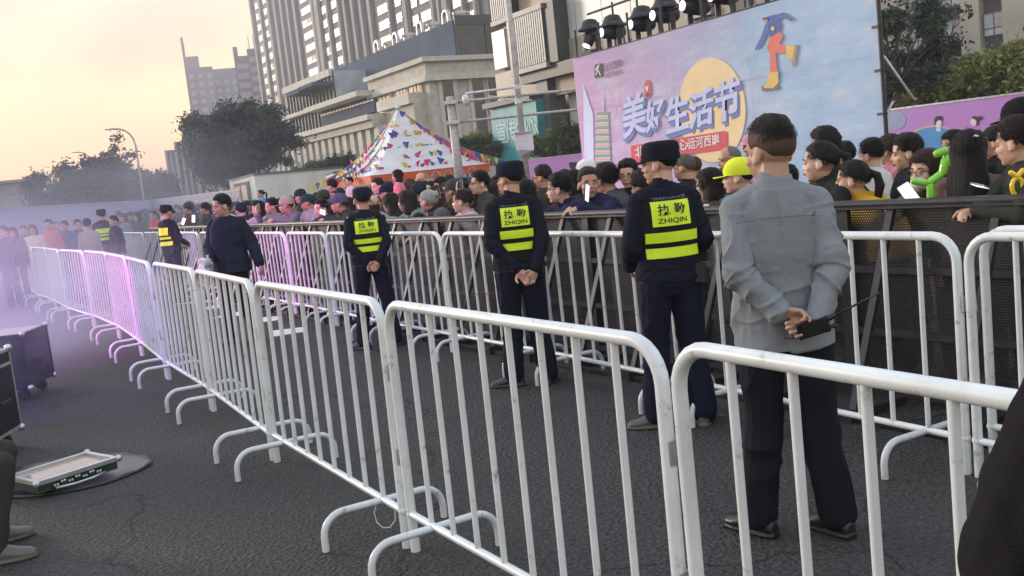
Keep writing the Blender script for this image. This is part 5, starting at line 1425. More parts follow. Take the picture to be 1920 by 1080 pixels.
def bunting(pts3, n, label, size=.17, jit=.0):
    mb = MB(); mb.tube(pts3, .005, 4)
    L = [0]
    for a, b_ in zip(pts3, pts3[1:]): L.append(L[-1] + (b_ - a).length)
    for k in range(n):
        s = L[-1] * (k + .5) / n; j = max(i for i in range(len(L)) if L[i] <= s); j = min(j, len(pts3) - 2)
        t = (s - L[j]) / (L[j + 1] - L[j]); p = pts3[j].lerp(pts3[j + 1], t) + Vector((0, 0, rf.uniform(-.5, .3) * jit)); sz = size * rf.uniform(.65, 1.35); d = ((pts3[j + 1] - pts3[j]).normalized() + Vector((0, 0, rf.uniform(-.6, .6) * min(1, jit * 4)))) * sz * .5
        hang = Vector((rf.uniform(-.06, .06), rf.uniform(-.06, .06), -size * 1.15)); mb.m = 1 + rf.randrange(len(FM))
        mb.add([p - d, p + d, p + hang, p - d + Vector((0, .006, 0)), p + d + Vector((0, .006, 0)), p + hang + Vector((0, .006, 0))], [(0, 1, 2), (5, 4, 3), (0, 3, 4, 1), (1, 4, 5, 2), (2, 5, 3, 0)])
    me = mb.mesh('bunting', [M_white] + FM)
    o = link('bunting', me); tag(o, label, 'bunting', 'bunting strings on the tent'); return o
Tm = Matrix.Translation((TA.x, TA.y, 0)) @ Matrix.Rotation(R(29), 4, 'Z')
top = Tm @ Vector((TL / 2, TL / 2, PK - .02))
def onroof(x, y): return Tm @ Vector((x, y, roof_z(max(abs(x - TL / 2), abs(y - TL / 2)) / (TL / 2)) + .10))
wd8 = ['first', 'second', 'third', 'fourth', 'fifth', 'sixth', 'seventh', 'eighth', 'ninth', 'tenth', 'eleventh', 'twelfth']
for lv, f in enumerate((.10, .21, .34, .49, .66, .84)):
    h = TL / 2 * f
    pts = [onroof(TL / 2 - h, TL / 2 + h), onroof(TL / 2 - h, TL / 2), onroof(TL / 2 - h, TL / 2 - h), onroof(TL / 2, TL / 2 - h), onroof(TL / 2 + h, TL / 2 - h)]
    pp = []
    for a, b_ in zip(pts, pts[1:]):
        for q in range(4): pp.append(a.lerp(b_, q / 4) + Vector((0, 0, -.05 * math.sin(math.pi * q / 4))))
    bunting(pp + [pts[-1]], 8 + lv * 7, 'string of coloured pennants circling the tent roof, %s hoop from the peak' % ORD[lv], .27, .6)
ends = [(-.9, TL - .4, 1.85), (-.7, TL * .62, 1.9), (-.3, TL + .5, 1.95), (-.5, TL * .3, 1.95), (TL + .4, -.3, 2.0), (TL + .9, .8, 2.0), (TL + .3, -.8, 2.05)]
for i, e_ in enumerate(ends):
    b_ = Tm @ Vector(e_); pp = [top.lerp(b_, t) + Vector((0, 0, -.55 * math.sin(math.pi * t) if i < 4 else -.35 * math.sin(math.pi * t))) for t in np.linspace(0, 1, 12)]
    bunting(pp, 24, 'guy string of bright pennants from the tent peak, %s of four on its left' % ORD[i] if i < 4 else 'guy string of pennants from the tent peak, %s of three on its right' % ORD[i - 4], .27)
# ------------------------------------------------------------------ white cabins
M_cab = pmat('cabin_panel', (.80, .82, .80), .5, var=.05, scale=.8)
M_cabroof = pmat('cabin_roof', (.10, .13, .17), .5)
M_dglass = pmat('dark_glass', (.035, .05, .065), .08, var=.3, scale=.4)
def cabin(c, l, r_, z, label, door=False):
    P0 = Vector((c.x, c.y, 0)); root = empty('site_cabin', P0); tag(root, label, 'cabin')
    a = Vector((l.x, l.y, 0)) - P0; b_ = Vector((r_.x, r_.y, 0)) - P0
    MB().prism([Vector((0, 0, 0)), b_, b_ + a, a], (0, 0, z)).build('wall', M_cab, root)
    ce = (a + b_) / 2
    MB().prism([(p - ce) * 1.015 + ce + Vector((0, 0, z + .003)) for p in (Vector((0, 0, 0)), b_, b_ + a, a)], (0, 0, .10)).build('roof', M_cabroof, root)
    n = Vector((b_.y, -b_.x, 0)).normalized()
    if n.dot(P0) > 0: n = -n
    for k in range(1, 12):
        p = b_ * k / 12 + n * .006; t = b_.normalized() * .015
        MB().prism([p - t, p + t, p + t + n * .012, p - t + n * .012], (0, 0, z)).build('rib', M_cab, root)
    if door:
        n2 = Vector((-a.y, a.x, 0)).normalized()
        if n2.dot(P0) > 0: n2 = -n2
        p = a * .18 + n2 * .01; q = a * .78 + n2 * .01
        MB().prism([p, q, q + n2 * .04, p + n2 * .04], (0, 0, z * .92)).build('door_frame', pmat('green_frame', (.04, .10, .085), .4), root)
        p = a * .26 + n2 * .055; q = a * .46 + n2 * .055
        MB().prism([p, q, q + n2 * .02, p + n2 * .02], (0, 0, z * .86)).build('door_glass', pmat('pale_glass', (.30, .36, .38), .15), root)
        p = a * .50 + n2 * .055; q = a * .72 + n2 * .055
        MB().prism([p, q, q + n2 * .02, p + n2 * .02], (0, 0, z * .86)).build('door_glass', M_dglass, root)
    return root
cabin(atdist(472, 300, 50), atdist(424, 300, 60), atdist(640, 300, 54), 2.66, 'long white site cabin with dark roof edge and glass doors at its left end', True)
cabin(atdist(622, 300, 46), atdist(606, 300, 50), atdist(700, 300, 46.5), 2.28, 'small off-white cabin between the long cabin and the tent')
# ------------------------------------------------------------------ buildings (street frame)
def sc_(px, py, s):                        # pixel on the street-parallel plane s -> (a, z)
    P = onplane(px, py, s, SE); return (-(P.dot(SD)), P.z)
def fr_(px, py, a):                        # pixel on the plane facing down the street -> (y, z)
    P = onplane(px, py, a, -SD); return (P.dot(SE), P.z)
class Bld:
    def __init__(s, name, label, a0, s0, cat='building', group=None):
        s.o = Vector((a0, s0, 0)); P = -SD * a0 + SE * s0
        s.root = empty(name, (P.x, P.y, 0), ROTS); tag(s.root, label, cat, group)
    def box(s, name, a0, a1, y0, y1, z0, z1, mat, parent=None, mb=None):
        m = mb or MB(); m.bx(a0 - s.o.x, a1 - s.o.x, y0 - s.o.y, y1 - s.o.y, z0, z1)
        if mb is None: return m.build(name, mat, parent or s.root)
        return m
M_stone = pmat('pale_stone', (.52, .50, .44), .8, var=.08, scale=1.5, bump=.2, bscale=12)
M_stone2 = pmat('trim_stone', (.58, .56, .50), .8, var=.06, scale=2)
M_navy = pmat('navy_cladding', (.075, .10, .15), .8, var=.1, scale=.3, spec=.12)
M_tdark = pmat('tower_brown', (.075, .065, .075), .7, var=.15, scale=.2)
M_fin = pmat('tower_fin', (.32, .31, .30), .8, var=.06, scale=.3)
M_dark = pmat('dark_frame', (.045, .05, .05), .5)
def glass_mat(name, col, rough=.08, col2=None):
    return pmat(name, col, rough, var=.25, scale=.6, col2=col2, spec=.9, coat=.6)
M_glass = glass_mat('window_glass', (.10, .13, .16), .06, (.30, .34, .36))
M_skyglass = pmat('sky_glass', (.50, .56, .60), .3, var=.25, scale=.6, col2=(.30, .36, .40), spec=.5)
def stone_lines(m):  # block courses through a brick bump
    n = m.node_tree.nodes; l = m.node_tree.links; b = n['Principled BSDF']
    tc = n.new('ShaderNodeTexCoord'); mp_ = n.new('ShaderNodeMapping'); mp_.inputs['Rotation'].default_value = (R(90), 0, 0)
    br = n.new('ShaderNodeTexBrick'); br.inputs['Scale'].default_value = 1.0; br.inputs['Mortar Size'].default_value = .03; br.inputs['Brick Width'].default_value = 1.4; br.inputs['Row Height'].default_value = .7
    l.new(tc.outputs['Object'], mp_.inputs[0]); l.new(mp_.outputs[0], br.inputs['Vector'])
    bp_ = n.new('ShaderNodeBump'); bp_.inputs['Strength'].default_value = .8; bp_.inputs['Distance'].default_value = .06; bp_.invert = True
    l.new(br.outputs['Fac'], bp_.inputs['Height']); l.new(bp_.outputs[0], b.inputs['Normal'])
stone_lines(M_stone)
# windows --------------------------------------------------------
_wm = {}
def win_mesh(w_, h, style=0):
    key = (round(w_, 1), round(h, 1), style)
    if key in _wm: return _wm[key]
    w_, h = key[0], key[1]
    mb = MB(); mb.m = 0
    t = .09
    mb.bx(0, w_, -.06, .05, 0, t).bx(0, w_, -.06, .05, h - t, h).bx(0, t, -.06, .05, t, h - t).bx(w_ - t, w_, -.06, .05, t, h - t)
    mb.bx(w_ * .5 - t / 2, w_ * .5 + t / 2, -.05, .04, t, h - t)
    mb.bx(t, w_ * .5 - t / 2, -.045, .035, h * .34 - t / 2, h * .34 + t / 2).bx(w_ * .5 + t / 2, w_ - t, -.045, .035, h * .34 - t / 2, h * .34 + t / 2)
    mb.m = 1; mb.bx(t, w_ - t, .005, .02, t, h - t)
    if style == 1:
        mb.m = 2; mb.bx(w_ * .5 + t / 2, w_ - t, -.015, .004, h * .34 + t / 2, h - t)
    me = mb.mesh('window', [pmat('window_frame', (.10, .10, .11), .5), M_skyglass, M_glass])
    _wm[key] = me; return me
def tower(name, label, s, px0, px1, ztop, cols, fins, zlo, zhi, floor=3.0, depth=14, fl_off=0.0, yref=90, wh=1.75):
    a0 = sc_(px0, yref, s)[0]; a1 = sc_(px1, yref, s)[0]
    B = Bld(name, label, a0, s, 'tower')
    B.box('wall', a0, a1, s, s + depth, 0, ztop, M_tdark)
    for px, wpx in fins:
        a = sc_(px, yref, s)[0]; wa = sc_(px + wpx, yref, s)[0]
        B.box('pilaster', a, wa, s - .7, s - .003, 0, ztop, M_fin)
    rs = random.Random(int(px0)); cnt_ = 0
    for px, wpx in cols:
        a = sc_(px - wpx / 2, yref, s)[0]; b_ = sc_(px + wpx / 2, yref, s)[0]
        wd = b_ - a
        z = zlo + fl_off * floor
        while z < zhi:
            o = link('window', win_mesh(wd, wh, rs.randrange(2)), B.root, loc=(a - a0, -.07, z)); cnt_ += 1
            z += floor
    return B
S_T = 84.0
tower('apartment_tower', 'brown high-rise with pale fins, leftmost of the three big towers', S_T, 482, 600, 96, [(493, 9), (507, 7), (583, 19)], [(482, 2.5), (499, 2.5), (515, 3), (527, 3), (539, 3), (551, 3), (563, 4), (596, 4)], 24, 78)
tower('apartment_tower', 'brown high-rise with pale fins, middle of the three big towers', S_T - 5, 603, 765, 96, [(617, 13), (637, 13), (728, 24), (756, 12)], [(603, 7), (625, 3), (646, 3), (657, 4), (672, 4), (688, 4), (703, 5), (741, 3)], 24, 74, fl_off=.4)
tower('apartment_tower', 'brown high-rise with pale fins, right one of the three big towers', S_T - 10, 770, 925, 90, [(786, 13), (809, 24), (868, 20), (892, 14)], [(770, 6), (822, 5), (834, 4), (844, 9), (880, 3), (903, 4)], 24, 66, fl_off=.2)
# far left hazy towers
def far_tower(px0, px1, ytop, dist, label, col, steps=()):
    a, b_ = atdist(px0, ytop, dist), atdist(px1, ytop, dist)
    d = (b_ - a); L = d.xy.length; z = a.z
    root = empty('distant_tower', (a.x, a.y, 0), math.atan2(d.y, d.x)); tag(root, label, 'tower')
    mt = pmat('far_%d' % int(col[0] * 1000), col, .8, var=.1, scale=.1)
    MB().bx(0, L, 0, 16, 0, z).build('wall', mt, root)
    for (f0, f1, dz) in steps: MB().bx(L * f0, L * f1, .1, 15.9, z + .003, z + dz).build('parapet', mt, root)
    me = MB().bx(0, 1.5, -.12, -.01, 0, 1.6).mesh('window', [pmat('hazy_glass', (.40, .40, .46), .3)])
    nc = 4 if L > 14 else 3; nf = 22
    for i in range(nc):
        for k in range(nf):
            if z - 3 * k - 4 < 8: continue
            link('window', me, root, loc=(L * (i + .35) / nc, 0, z - 4 - 3 * k))
    return root
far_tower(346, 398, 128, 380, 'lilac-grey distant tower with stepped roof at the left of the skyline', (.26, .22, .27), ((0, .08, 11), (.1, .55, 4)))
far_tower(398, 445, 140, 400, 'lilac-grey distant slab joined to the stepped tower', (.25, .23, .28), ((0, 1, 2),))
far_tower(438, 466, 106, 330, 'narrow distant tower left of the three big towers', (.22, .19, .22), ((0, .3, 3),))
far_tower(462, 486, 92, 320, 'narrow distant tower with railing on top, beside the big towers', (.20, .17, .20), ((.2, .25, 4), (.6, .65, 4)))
# ---- stone podium
S_B = 37.0
aB1, zB = sc_(799, 108, S_B); aB0 = sc_(696, 150, S_B)[0]
yR = fr_(940, 112, aB1)[0]
B = Bld('stone_building', 'pale stone corner building with deep cornice behind the tent', aB0, S_B)
zc = zB
B.box('wall', aB0, aB1, S_B, yR, 0, zc - 2.0, M_stone)
B.box('cornice', aB0 - .2, aB1 + .6, S_B - .6, yR, zc - 1.997, zc - 1.5, M_stone2)
B.box('cornice', aB0 - .2, aB1 + .35, S_B - .35, yR, zc - 1.497, zc - .4, M_stone)
B.box('cornice', aB0 - .2, aB1 + .75, S_B - .75, yR, zc - .397, zc, M_stone2)
def fwin(B, px0, py0, px1, py1, a, nm='window', mat=None, fr=.35):      # window on the street-end face
    y0, z1 = fr_(px0, py0, a); y1, _ = fr_(px1, py0, a); _, z0 = fr_(px0, py1, a)
    z0 = max(.3, z0)
    f = B.box(nm, a + .003, a + .22, y0 - fr, y1 + fr, z0 - fr, z1 + fr, M_stone2)
    B.box('pane', a + .223, a + .25, y0, y1, z0, z1, mat or M_dglass, f)
    m = MB(); ym = (y0 + y1) / 2
    for z in np.linspace(z0, z1, 4)[1:-1]: B.box('', a + .253, a + .30, y0, y1, z - .07, z + .07, None, mb=m)
    m.build('glazing_bar', M_dark, f)
def swin(B, px0, py0, px1, py1, s, nm='window', mat=None, fr=.3, out=.2, bars=2):
    a0, z1 = sc_(px0, py0, s); a1, _ = sc_(px1, py0, s); _, z0 = sc_(px0, py1, s)
    z0 = max(.3, z0)
    f = B.box(nm, a0 - fr, a1 + fr, s - out, s - .003, z0 - fr, z1 + fr, M_stone2)
    B.box('pane', a0, a1, s - out - .03, s - out - .003, z0, z1, mat or M_glass, f)
    m = MB()
    for a in np.linspace(a0, a1, bars + 2)[1:-1]: B.box('', a - .05, a + .05, s - out - .07, s - out - .033, z0, z1, None, mb=m)
    m.build('glazing_bar', M_dark, f)
for q in ((826, 150, 846, 260), (882, 148, 903, 262), (912, 148, 928, 262)): fwin(B, *q, aB1)
for q in ((713, 178, 734, 236), (748, 170, 765, 184), (772, 160, 791, 175), (748, 215, 765, 235)): swin(B, *q, S_B)
a_, z_ = sc_(735, 190, S_B); a2_, _ = sc_(797, 176, S_B)
B.box('balcony', a_, a2_, S_B - 1.6, S_B - .003, z_ - .9, z_, M_stone2); B.box('balcony', a_ + 1, a2_, S_B - 1.2, S_B - .003, 0, z_ - .903, M_stone)
# attic of navy cladding
S_C = fr_(848, 40, aB1 - 1.5)[0]
a0, z0 = sc_(622, 131, S_C); a1, z1 = sc_(848, 40, S_C)
zt = (z0 + z1) / 2
A = Bld('rooftop_block', 'dark navy metal-clad rooftop block above the stone building', a0, S_C)
A.box('wall', a0, a1, S_C, S_C + 22, 0, zt, M_navy)
y0 = fr_(852, 60, a1)[0]
for k in range(5):
    yy = y0 + .2 + k * 3.0
    A.box('glazing', a1 + .003, a1 + .1, yy, yy + 2.7, zc + .3, zc + 3.2, M_dglass)
    A.box('post', a1 + .003, a1 + .18, yy - .2, yy, zc + .3, zt - .05, M_dark)
A.box('rail', a1 + .003, a1 + .25, y0, y0 + 15, zc + 3.3, zc + 3.7, M_dark); A.box('rail', a1 + .003, a1 + .25, y0, y0 + 15, zt - .4, zt, M_dark)
M_duct = pmat('duct_metal', (.50, .50, .50), .35, .7)
for i, px in enumerate((704, 740, 788, 838)):
    a, z = sc_(px, 90, S_C + 1.5)
    P = -SD * a + SE * (S_C + 1.5)
    r_ = empty('roof_vent', (P.x, P.y, zt), ROTS); tag(r_, 'shiny roof duct on the navy block, %s from the left' % ORD[i], 'roof vent', 'roof ducts on the navy block')
    MB().tube([(0, 0, 0), (0, 0, 1.0)] + arc((.55, 0, 1.0), math.pi, 0, .55, (1, 0, 0), (0, 0, 1), 8) + [(1.1, 0, .5)], .2, 10).build('duct', M_duct, r_, True, 40)
    MB().lathe([(.7, 0), (.7, 1.1), (.85, 1.1), (.85, 1.35), (.2, 1.5)], 14, (.9, 1.4, 0)).build('fan_housing', M_duct, r_, True, 40)
# glass wing
a0, _ = sc_(543, 200, S_B); a1, z1 = sc_(624, 133, S_B)
G = Bld('glass_wing', 'glass-fronted upper wing with dark mullions left of the navy block', a0, S_B)
zl = sc_(585, 205, S_B)[1]
G.box('wall', a0, a1, S_B, S_B + 14, 0, z1, M_skyglass)
for k in range(15):
    a = a0 + (a1 - a0) * k / 14
    G.box('mullion', a - .09, a + .09, S_B - .25, S_B - .003, 1, z1, M_dark)
G.box('ledge', a0 - .3, a1 + .3, S_B - 1.0, S_B - .253, zl - .4, zl, M_stone2); G.box('ledge', a0 - .3, a1 + .3, S_B - .6, S_B - .253, z1 - .5, z1 + .2, M_stone2)
for px, py in ((563, 178), (588, 165)):
    a, z = sc_(px, py, S_B - 1.5); G.box('canopy', a - 2, a + 2.6, S_B - 2.5, S_B - .256, z, z + .35, M_navy)
# dark blue lower volume and colonnade
a0, z0 = sc_(597, 190, S_B - .5); a1 = sc_(698, 170, S_B - .5)[0]; zb = sc_(645, 225, S_B - .5)[1]; zq = sc_(660, 181, S_B - .5)[1]
D_ = Bld('blue_glass_block', 'dark blue glazed terrace block between the glass wing and stone corner', a0, S_B - .5)
D_.box('wall', a0, a1, S_B - .5, S_B - .01, zb, zq, M_navy)
for k in range(16):
    a = a0 + (a1 - a0) * (k + .3) / 16; D_.box('pane', a, a + (a1 - a0) / 16 * .75, S_B - .56, S_B - .503, zb + 1.2, zq - 1.0, M_skyglass if k > 9 else M_glass)
D_.box('terrace_edge', a0, a1, S_B - 2.2, S_B - .503, zq - .5, zq, M_stone2)
a0, _ = sc_(520, 270, S_B - 2); a1, _ = sc_(708, 220, S_B - 2); zt2 = sc_(640, 231, S_B - 2)[1]
C_ = Bld('stone_colonnade', 'pale stone two-storey front with square columns left of the tent', a0, S_B - 2)
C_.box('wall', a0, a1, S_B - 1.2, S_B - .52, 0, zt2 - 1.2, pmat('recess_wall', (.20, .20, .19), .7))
C_.box('cornice', a0 - .3, a1, S_B - 2.6, S_B - .52, zt2 - 1.197, zt2 - .5, M_stone); C_.box('cornice', a0 - .4, a1, S_B - 3.0, S_B - .52, zt2 - .497, zt2, M_stone2)
n = 15
for k in range(n + 1):
    a = a0 + (a1 - a0) * k / n
    C_.box('column', a - .55, a + .55, S_B - 2.3, S_B - 1.203, 0, zt2 - 1.2, M_stone2)
    if k < n:
        w0 = a + (a1 - a0) / n * .32; w1 = a + (a1 - a0) / n * .68
        f = C_.box('window', w0, w1, S_B - 1.28, S_B - 1.203, 1, zt2 - 1.8, M_dglass); C_.box('glazing_bar', w0, w1, S_B - 1.34, S_B - 1.283, (zt2) / 2 - .4, zt2 / 2 + .2, M_stone, f)
# ---- dark framed mall
S_A = 24.0
def AB(px, py, s=S_A): return sc_(px, py, s)
a0 = AB(912, 30)[0]; a1 = AB(1330, 30)[0]; zt = 24
Mx = Bld('shopping_mall', 'modern block of dark louvres, glass and cream panels behind banner and lights', a0, S_A)
aw = AB(928, 150)[0]
M_cream = pmat('cream_panel', (.58, .50, .40), .6, var=.06, scale=.5)
M_creamg = pmat('reflective_panel', (.58, .60, .56), .4, var=.08, scale=.3)
Mx.box('wall', aw, a1, S_A + .8, S_A + 8, 0, zt, M_cream)
def apanel(nm, x0, x1, ytop_at, ybot_at, mat, s0, s1):
    A0, z1 = AB(x0, ytop_at, s0); A1, _ = AB(x1, ytop_at, s0); z0 = AB(x0, ybot_at, s0)[1]
    return Mx.box(nm, A0, A1, s0, s1, z0, z1, mat)
def louvre(x0, x1, yt, yb, n_, s=S_A - 1.0):
    A0, z1 = AB(x0, yt, s); A1, _ = AB(x1, yt, s); z0 = AB(x0, yb, s)[1]
    o = Mx.box('louvre_screen', A0, A1, s + .25, S_A + .797, z0, z1, M_dark)
    m = MB()
    for k in range(n_):
        a = A0 + (A1 - A0) * (k + .5) / n_; Mx.box('', a - .06, a + .06, s, s + .247, z0 + .25, z1 - .25, None, mb=m)
    m.build('louvre_blades', pmat('louvre_metal', (.13, .14, .14), .45, .4), o)
    for z in (z0, z1 - .25): Mx.box('screen_frame', A0 - .05, A1 + .05, s - .05, s + .247, z, z + .22, pmat('frame_grey', (.26, .26, .25), .5), o)
    return A0, A1, z0, z1
louvre(911, 945, -60, 55, 9, S_A + .2)
louvre(947, 1016, 30, 147, 17, S_A - 1.0)
louvre(912, 1000, -220, -12, 22, S_A - .6)
apanel('white_panel', 921, 945, 62, 134, M_creamg, S_A + .3, S_A + .79)
apanel('recess_shade', 1018, 1036, 5, 122, M_dark, S_A - .9, S_A + .79)  # solid dark box painted in for the shade of a recess
A0, z1 = AB(1036, -8); A1 = AB(1325, -8)[0]
for k in range(22):
    a = A0 + k * 1.9
    if a > A1: break
    zb_ = AB(1040, 84)[1]; Mx.box('glass_panel', a, a + 1.86, S_A - .2, S_A + .79, zb_, zb_ + 5.5, M_creamg)
    Mx.box('cream_slab', a, a + 1.86, S_A - .3, S_A + .79, zb_ - 2.2, zb_ - .01, pmat('sand_panel', (.34, .30, .23), .6, var=.06, scale=.4))
    zz = AB(1003, 139)[1]
    for q in range(3): Mx.box('cream_panel', a, a + 1.86, S_A + .3, S_A + .79, zz - .5 - 2.6 * (q + 1) + .03, zz - .5 - 2.6 * q, M_cream if q else M_creamg)
zz = AB(1003, 139)[1]
Mx.box('dark_beam', AB(1003, 139)[0], a1, S_A - .8, S_A + .79, zz - .45, zz + .1, M_dark)
apanel('dark_column', 1003, 1024, 140, 262, pmat('slate_column', (.10, .11, .11), .5), S_A - .6, S_A + .28)
apanel('stone_pier', 928, 1003, 140, 300, M_cream, S_A + .35, S_A + .78)
louvre(1285, 1330, -8, 40, 8, S_A - .5)
# teal shop front
s_ = 23.0; A0, z1 = sc_(919, 205, s_); A1, _ = sc_(1004, 190, s_); z1b = sc_(1000, 186, s_)[1]; z0 = sc_(960, 262, s_)[1]
T_ = Bld('teal_shop', 'low shop with teal sign board and sloping dark roof edge beyond the camera pole', A0, s_)
T_.box('wall', A0, A1, s_, s_ + .8, 0, z1b, pmat('teal_board', (.04, .30, .34), .5, var=.15, scale=.8))
T_.box('roof_edge', A0 - .2, A1, s_ - .3, s_ + .85, z1b + .003, z1b + .25, M_dark)
for i, ch in enumerate('美宜佳'[0:0] + '宣张比亿'[0:0] + '宣传中心'):
    me = text_mesh(ch, 1.1, bold=.01); me.materials.clear(); me.materials.append(pmat('pale_teal_print', (.40, .62, .66), .6)); me.name = 'lettering'
    o = link('lettering', me, T_.root); o.rotation_euler = (R(90), 0, 0); o.location = (.9 + i * 1.15 * (A1 - A0) / 5.2, -.02, z1b - 1.3)
# ---- residential block at right, facing the camera
def facing_block(name, label, px0, px1, dist, ztop, cols, floor, mats, turn=0.0, depth=14, winz=(4, 40)):
    a, b_ = atdist(px0, 200, dist), atdist(px1, 200, dist * (1 + turn)); d = b_ - a; L = d.xy.length
    root = empty(name, (a.x, a.y, 0), math.atan2(d.y, d.x)); tag(root, label, 'building')
    MB().bx(0, L, 0, depth, 0, ztop).build('wall', mats[0], root)
    rs = random.Random(3)
    edges = [0]
    for c0, c1 in cols: edges += [c0 * L, c1 * L]
    edges.append(L)
    for i in range(0, len(edges), 2): MB().bx(edges[i], edges[i + 1], -.8, -.003, 0, ztop).build('pilaster', mats[1], root)
    for c0, c1 in cols:
        z = winz[0]
        while z < winz[1]:
            w_ = (c1 - c0) * L - .1
            link('window', win_mesh(w_, 1.9, rs.randrange(2)), root, loc=(c0 * L + .05, -.30, z)); z += floor
    return root
facing_block('apartment_block', 'grey-beige apartment block with dark window bays behind the right-hand trees', 1640, 1990, 98, 36, [(.04, .12), (.245, .345), (.43, .545), (.645, .76), (.87, .97)], 3.0,
             (pmat('bay_brown', (.055, .045, .042), .7), pmat('block_beige', (.36, .34, .29), .8, var=.06, scale=.4)), turn=-.08, winz=(2.2, 22))
# low buildings far left
facing_block('low_building', 'sand-coloured low building with dark roof left of the big tree', 316, 352, 110, 8.2, [(.1, .3), (.4, .6), (.7, .9)], 3, (pmat('dusk_wall', (.26, .22, .19), .8), pmat('sand_wall', (.46, .38, .29), .8)), winz=(.8, 5))
facing_block('low_building', 'grey low building with colonnade behind the blue road signs', 352, 436, 100, 5.6, [(.05, .12), (.2, .27), (.35, .42), (.5, .57), (.65, .72), (.8, .87)], 3, (pmat('dusk_wall2', (.22, .20, .19), .8), pmat('grey_wall', (.38, .35, .31), .8)), winz=(.8, 4))
facing_block('low_building', 'dark-topped building at the very end of the street', 296, 318, 150, 9.5, [(.2, .4), (.6, .8)], 3, (pmat('dusk_wall3', (.20, .18, .19), .8), pmat('grey_wall3', (.30, .27, .26), .8)), winz=(1, 7))
a, b_ = atdist(-40, 342, 66), atdist(66, 338, 66); d = b_ - a
r_ = empty('long_shed', (a.x, a.y, 0), math.atan2(d.y, d.x)); tag(r_, 'flat grey shed wall at the far left edge under the orange sky', 'shed')
MB().bx(0, d.xy.length, 0, 8, 0, 4.0).build('wall', pmat('shed_wall', (.24, .24, .26), .7), r_); MB().bx(-.1, d.xy.length + .15, -.15, 8.1, 4.003, 4.16).build('roof_edge', pmat('shed_edge', (.34, .33, .32), .6), r_)
# ------------------------------------------------------------------ poles, signs
M_pole = pmat('pole_paint', (.50, .49, .47), .5, .1)
P = atdist(984, 300, 28)
cp_ = empty('camera_pole', (P.x, P.y, 0)); tag(cp_, 'tall pale pole with surveillance arm and white equipment box', 'pole')
MB().tube([(0, 0, 0), (0, 0, 9.5)], [.10, .075], 12).build('mast', M_pole, cp_, True)
def pz(px, py, dist=28): return atdist(px, py, dist).z
lx = Vector((-1, 0, 0))
z1 = pz(970, 163); MB().tube([(0, 0, z1), (-1.46, 0, z1 - .03)], .035, 8).build('arm', M_white, cp_, True)
z2 = pz(975, 190); MB().tube([(0, 0, z2), (-.25, 0, z2 + .05), (-.55, 0, z2 + .19), (-.85, 0, z2 + .24)], .018, 8).build('arm', M_white, cp_, True)
MB().tube([(0, 0, z2), (.38, 0, z2 + .0)], .018, 8).build('arm', M_white, cp_, True)
dm = MB().lathe([(0, .0), (.05, .0), (.09, -.04), (.10, -.13), (.085, -.22), (.05, -.28), (0, -.30)], 16, (-1.46, 0, z1 - .06)); dm.build('dome_camera', M_white, cp_, True, 50)
for z in (z1, z2): MB().tube([(0, 0, z - .06), (0, 0, z + .06)], .11, 12).build('clamp', M_white, cp_, True, 40)
zb0, zb1 = pz(990, 292), pz(990, 249); h = zb1 - zb0
bx_ = MB(); bx_.add([(-.20, -.22, zb0 + h * .30), (.28, -.30, zb0 + h * .22), (.28, .18, zb0 + h * .3), (-.20, .22, zb0 + h * .3), (-.20, -.22, zb1), (.28, -.30, zb1), (.28, .18, zb1), (-.20, .22, zb1), (-.12, -.1, zb0), (.10, -.1, zb0), (.10, .1, zb0), (-.12, .1, zb0)],
    [(4, 5, 6, 7), (0, 1, 5, 4), (1, 2, 6, 5), (2, 3, 7, 6), (3, 0, 4, 7), (8, 9, 1, 0), (9, 10, 2, 1), (10, 11, 3, 2), (11, 8, 0, 3), (8, 11, 10, 9)])
bx_.build('equipment_box', M_white, cp_); MB().bx(-.23, .31, -.33, .24, zb1 + .003, zb1 + .03).build('box_lid', M_zinc, cp_)
P = atdist(858, 300, 38)
gz = lambda px, py: atdist(px, py, 38).z
gt = empty('road_gantry', (P.x, P.y, 0)); tag(gt, 'thick grey mast with two long horizontal arms behind the camera pole', 'gantry')
MB().tube([(0, 0, 0), (-.02, 0, gz(835, 182))], [.19, .15], 12).build('mast', M_pole, gt, True)
for y0 in (193, 231):
    z = gz(838, y0); MB().tube([(-.25, 0, z), (12, 1.0, z + .02)], .055, 8).build('arm', M_pole, gt, True)
    MB().bx(-.26, .26, -.24, .24, z - .07, z + .07).build('clamp', M_zinc, gt)
def lamp(px, ptop, dist, label, arm, px_foot=None, H=None):
    T = atdist(px, ptop, dist); root = empty('street_lamp', (T.x, T.y, 0)); tag(root, label, 'street lamp', 'curved street lamps far left')
    z = T.z; MB().tube([(0, 0, 0), (0, 0, z - 1.0)] + [(-.02 - arm * t ** 2 * .8, 0, z - 1.0 + 1.0 * math.sin(t * math.pi / 2)) for t in np.linspace(.15, 1, 8)], .055, 8).build('pole', M_pole, root, True)
    MB().bx(-arm - .15, -arm + .35, -.10, .10, z - .03, z + .04).build('lamp_head', M_pole, root)
lamp(249, 238, 58, 'tall curved street lamp against the orange sky left of the street', 1.35)
lamp(168, 283, 90, 'smaller curved street lamp above the hazy tree', 1.3)
P = atdist(219, 300, 62); tp_ = empty('traffic_pole', (P.x, P.y, 0)); tag(tp_, 'thin grey pole with short arm in front of the hazy tree', 'pole')
z = atdist(217, 336, 62).z; MB().tube([(0, 0, 0), (0, 0, z)], .11, 8).build('mast', M_pole, tp_, True); MB().tube([(0, 0, z - .3), (-.8, 0, z - .3)], .05, 8).build('arm', M_pole, tp_, True)
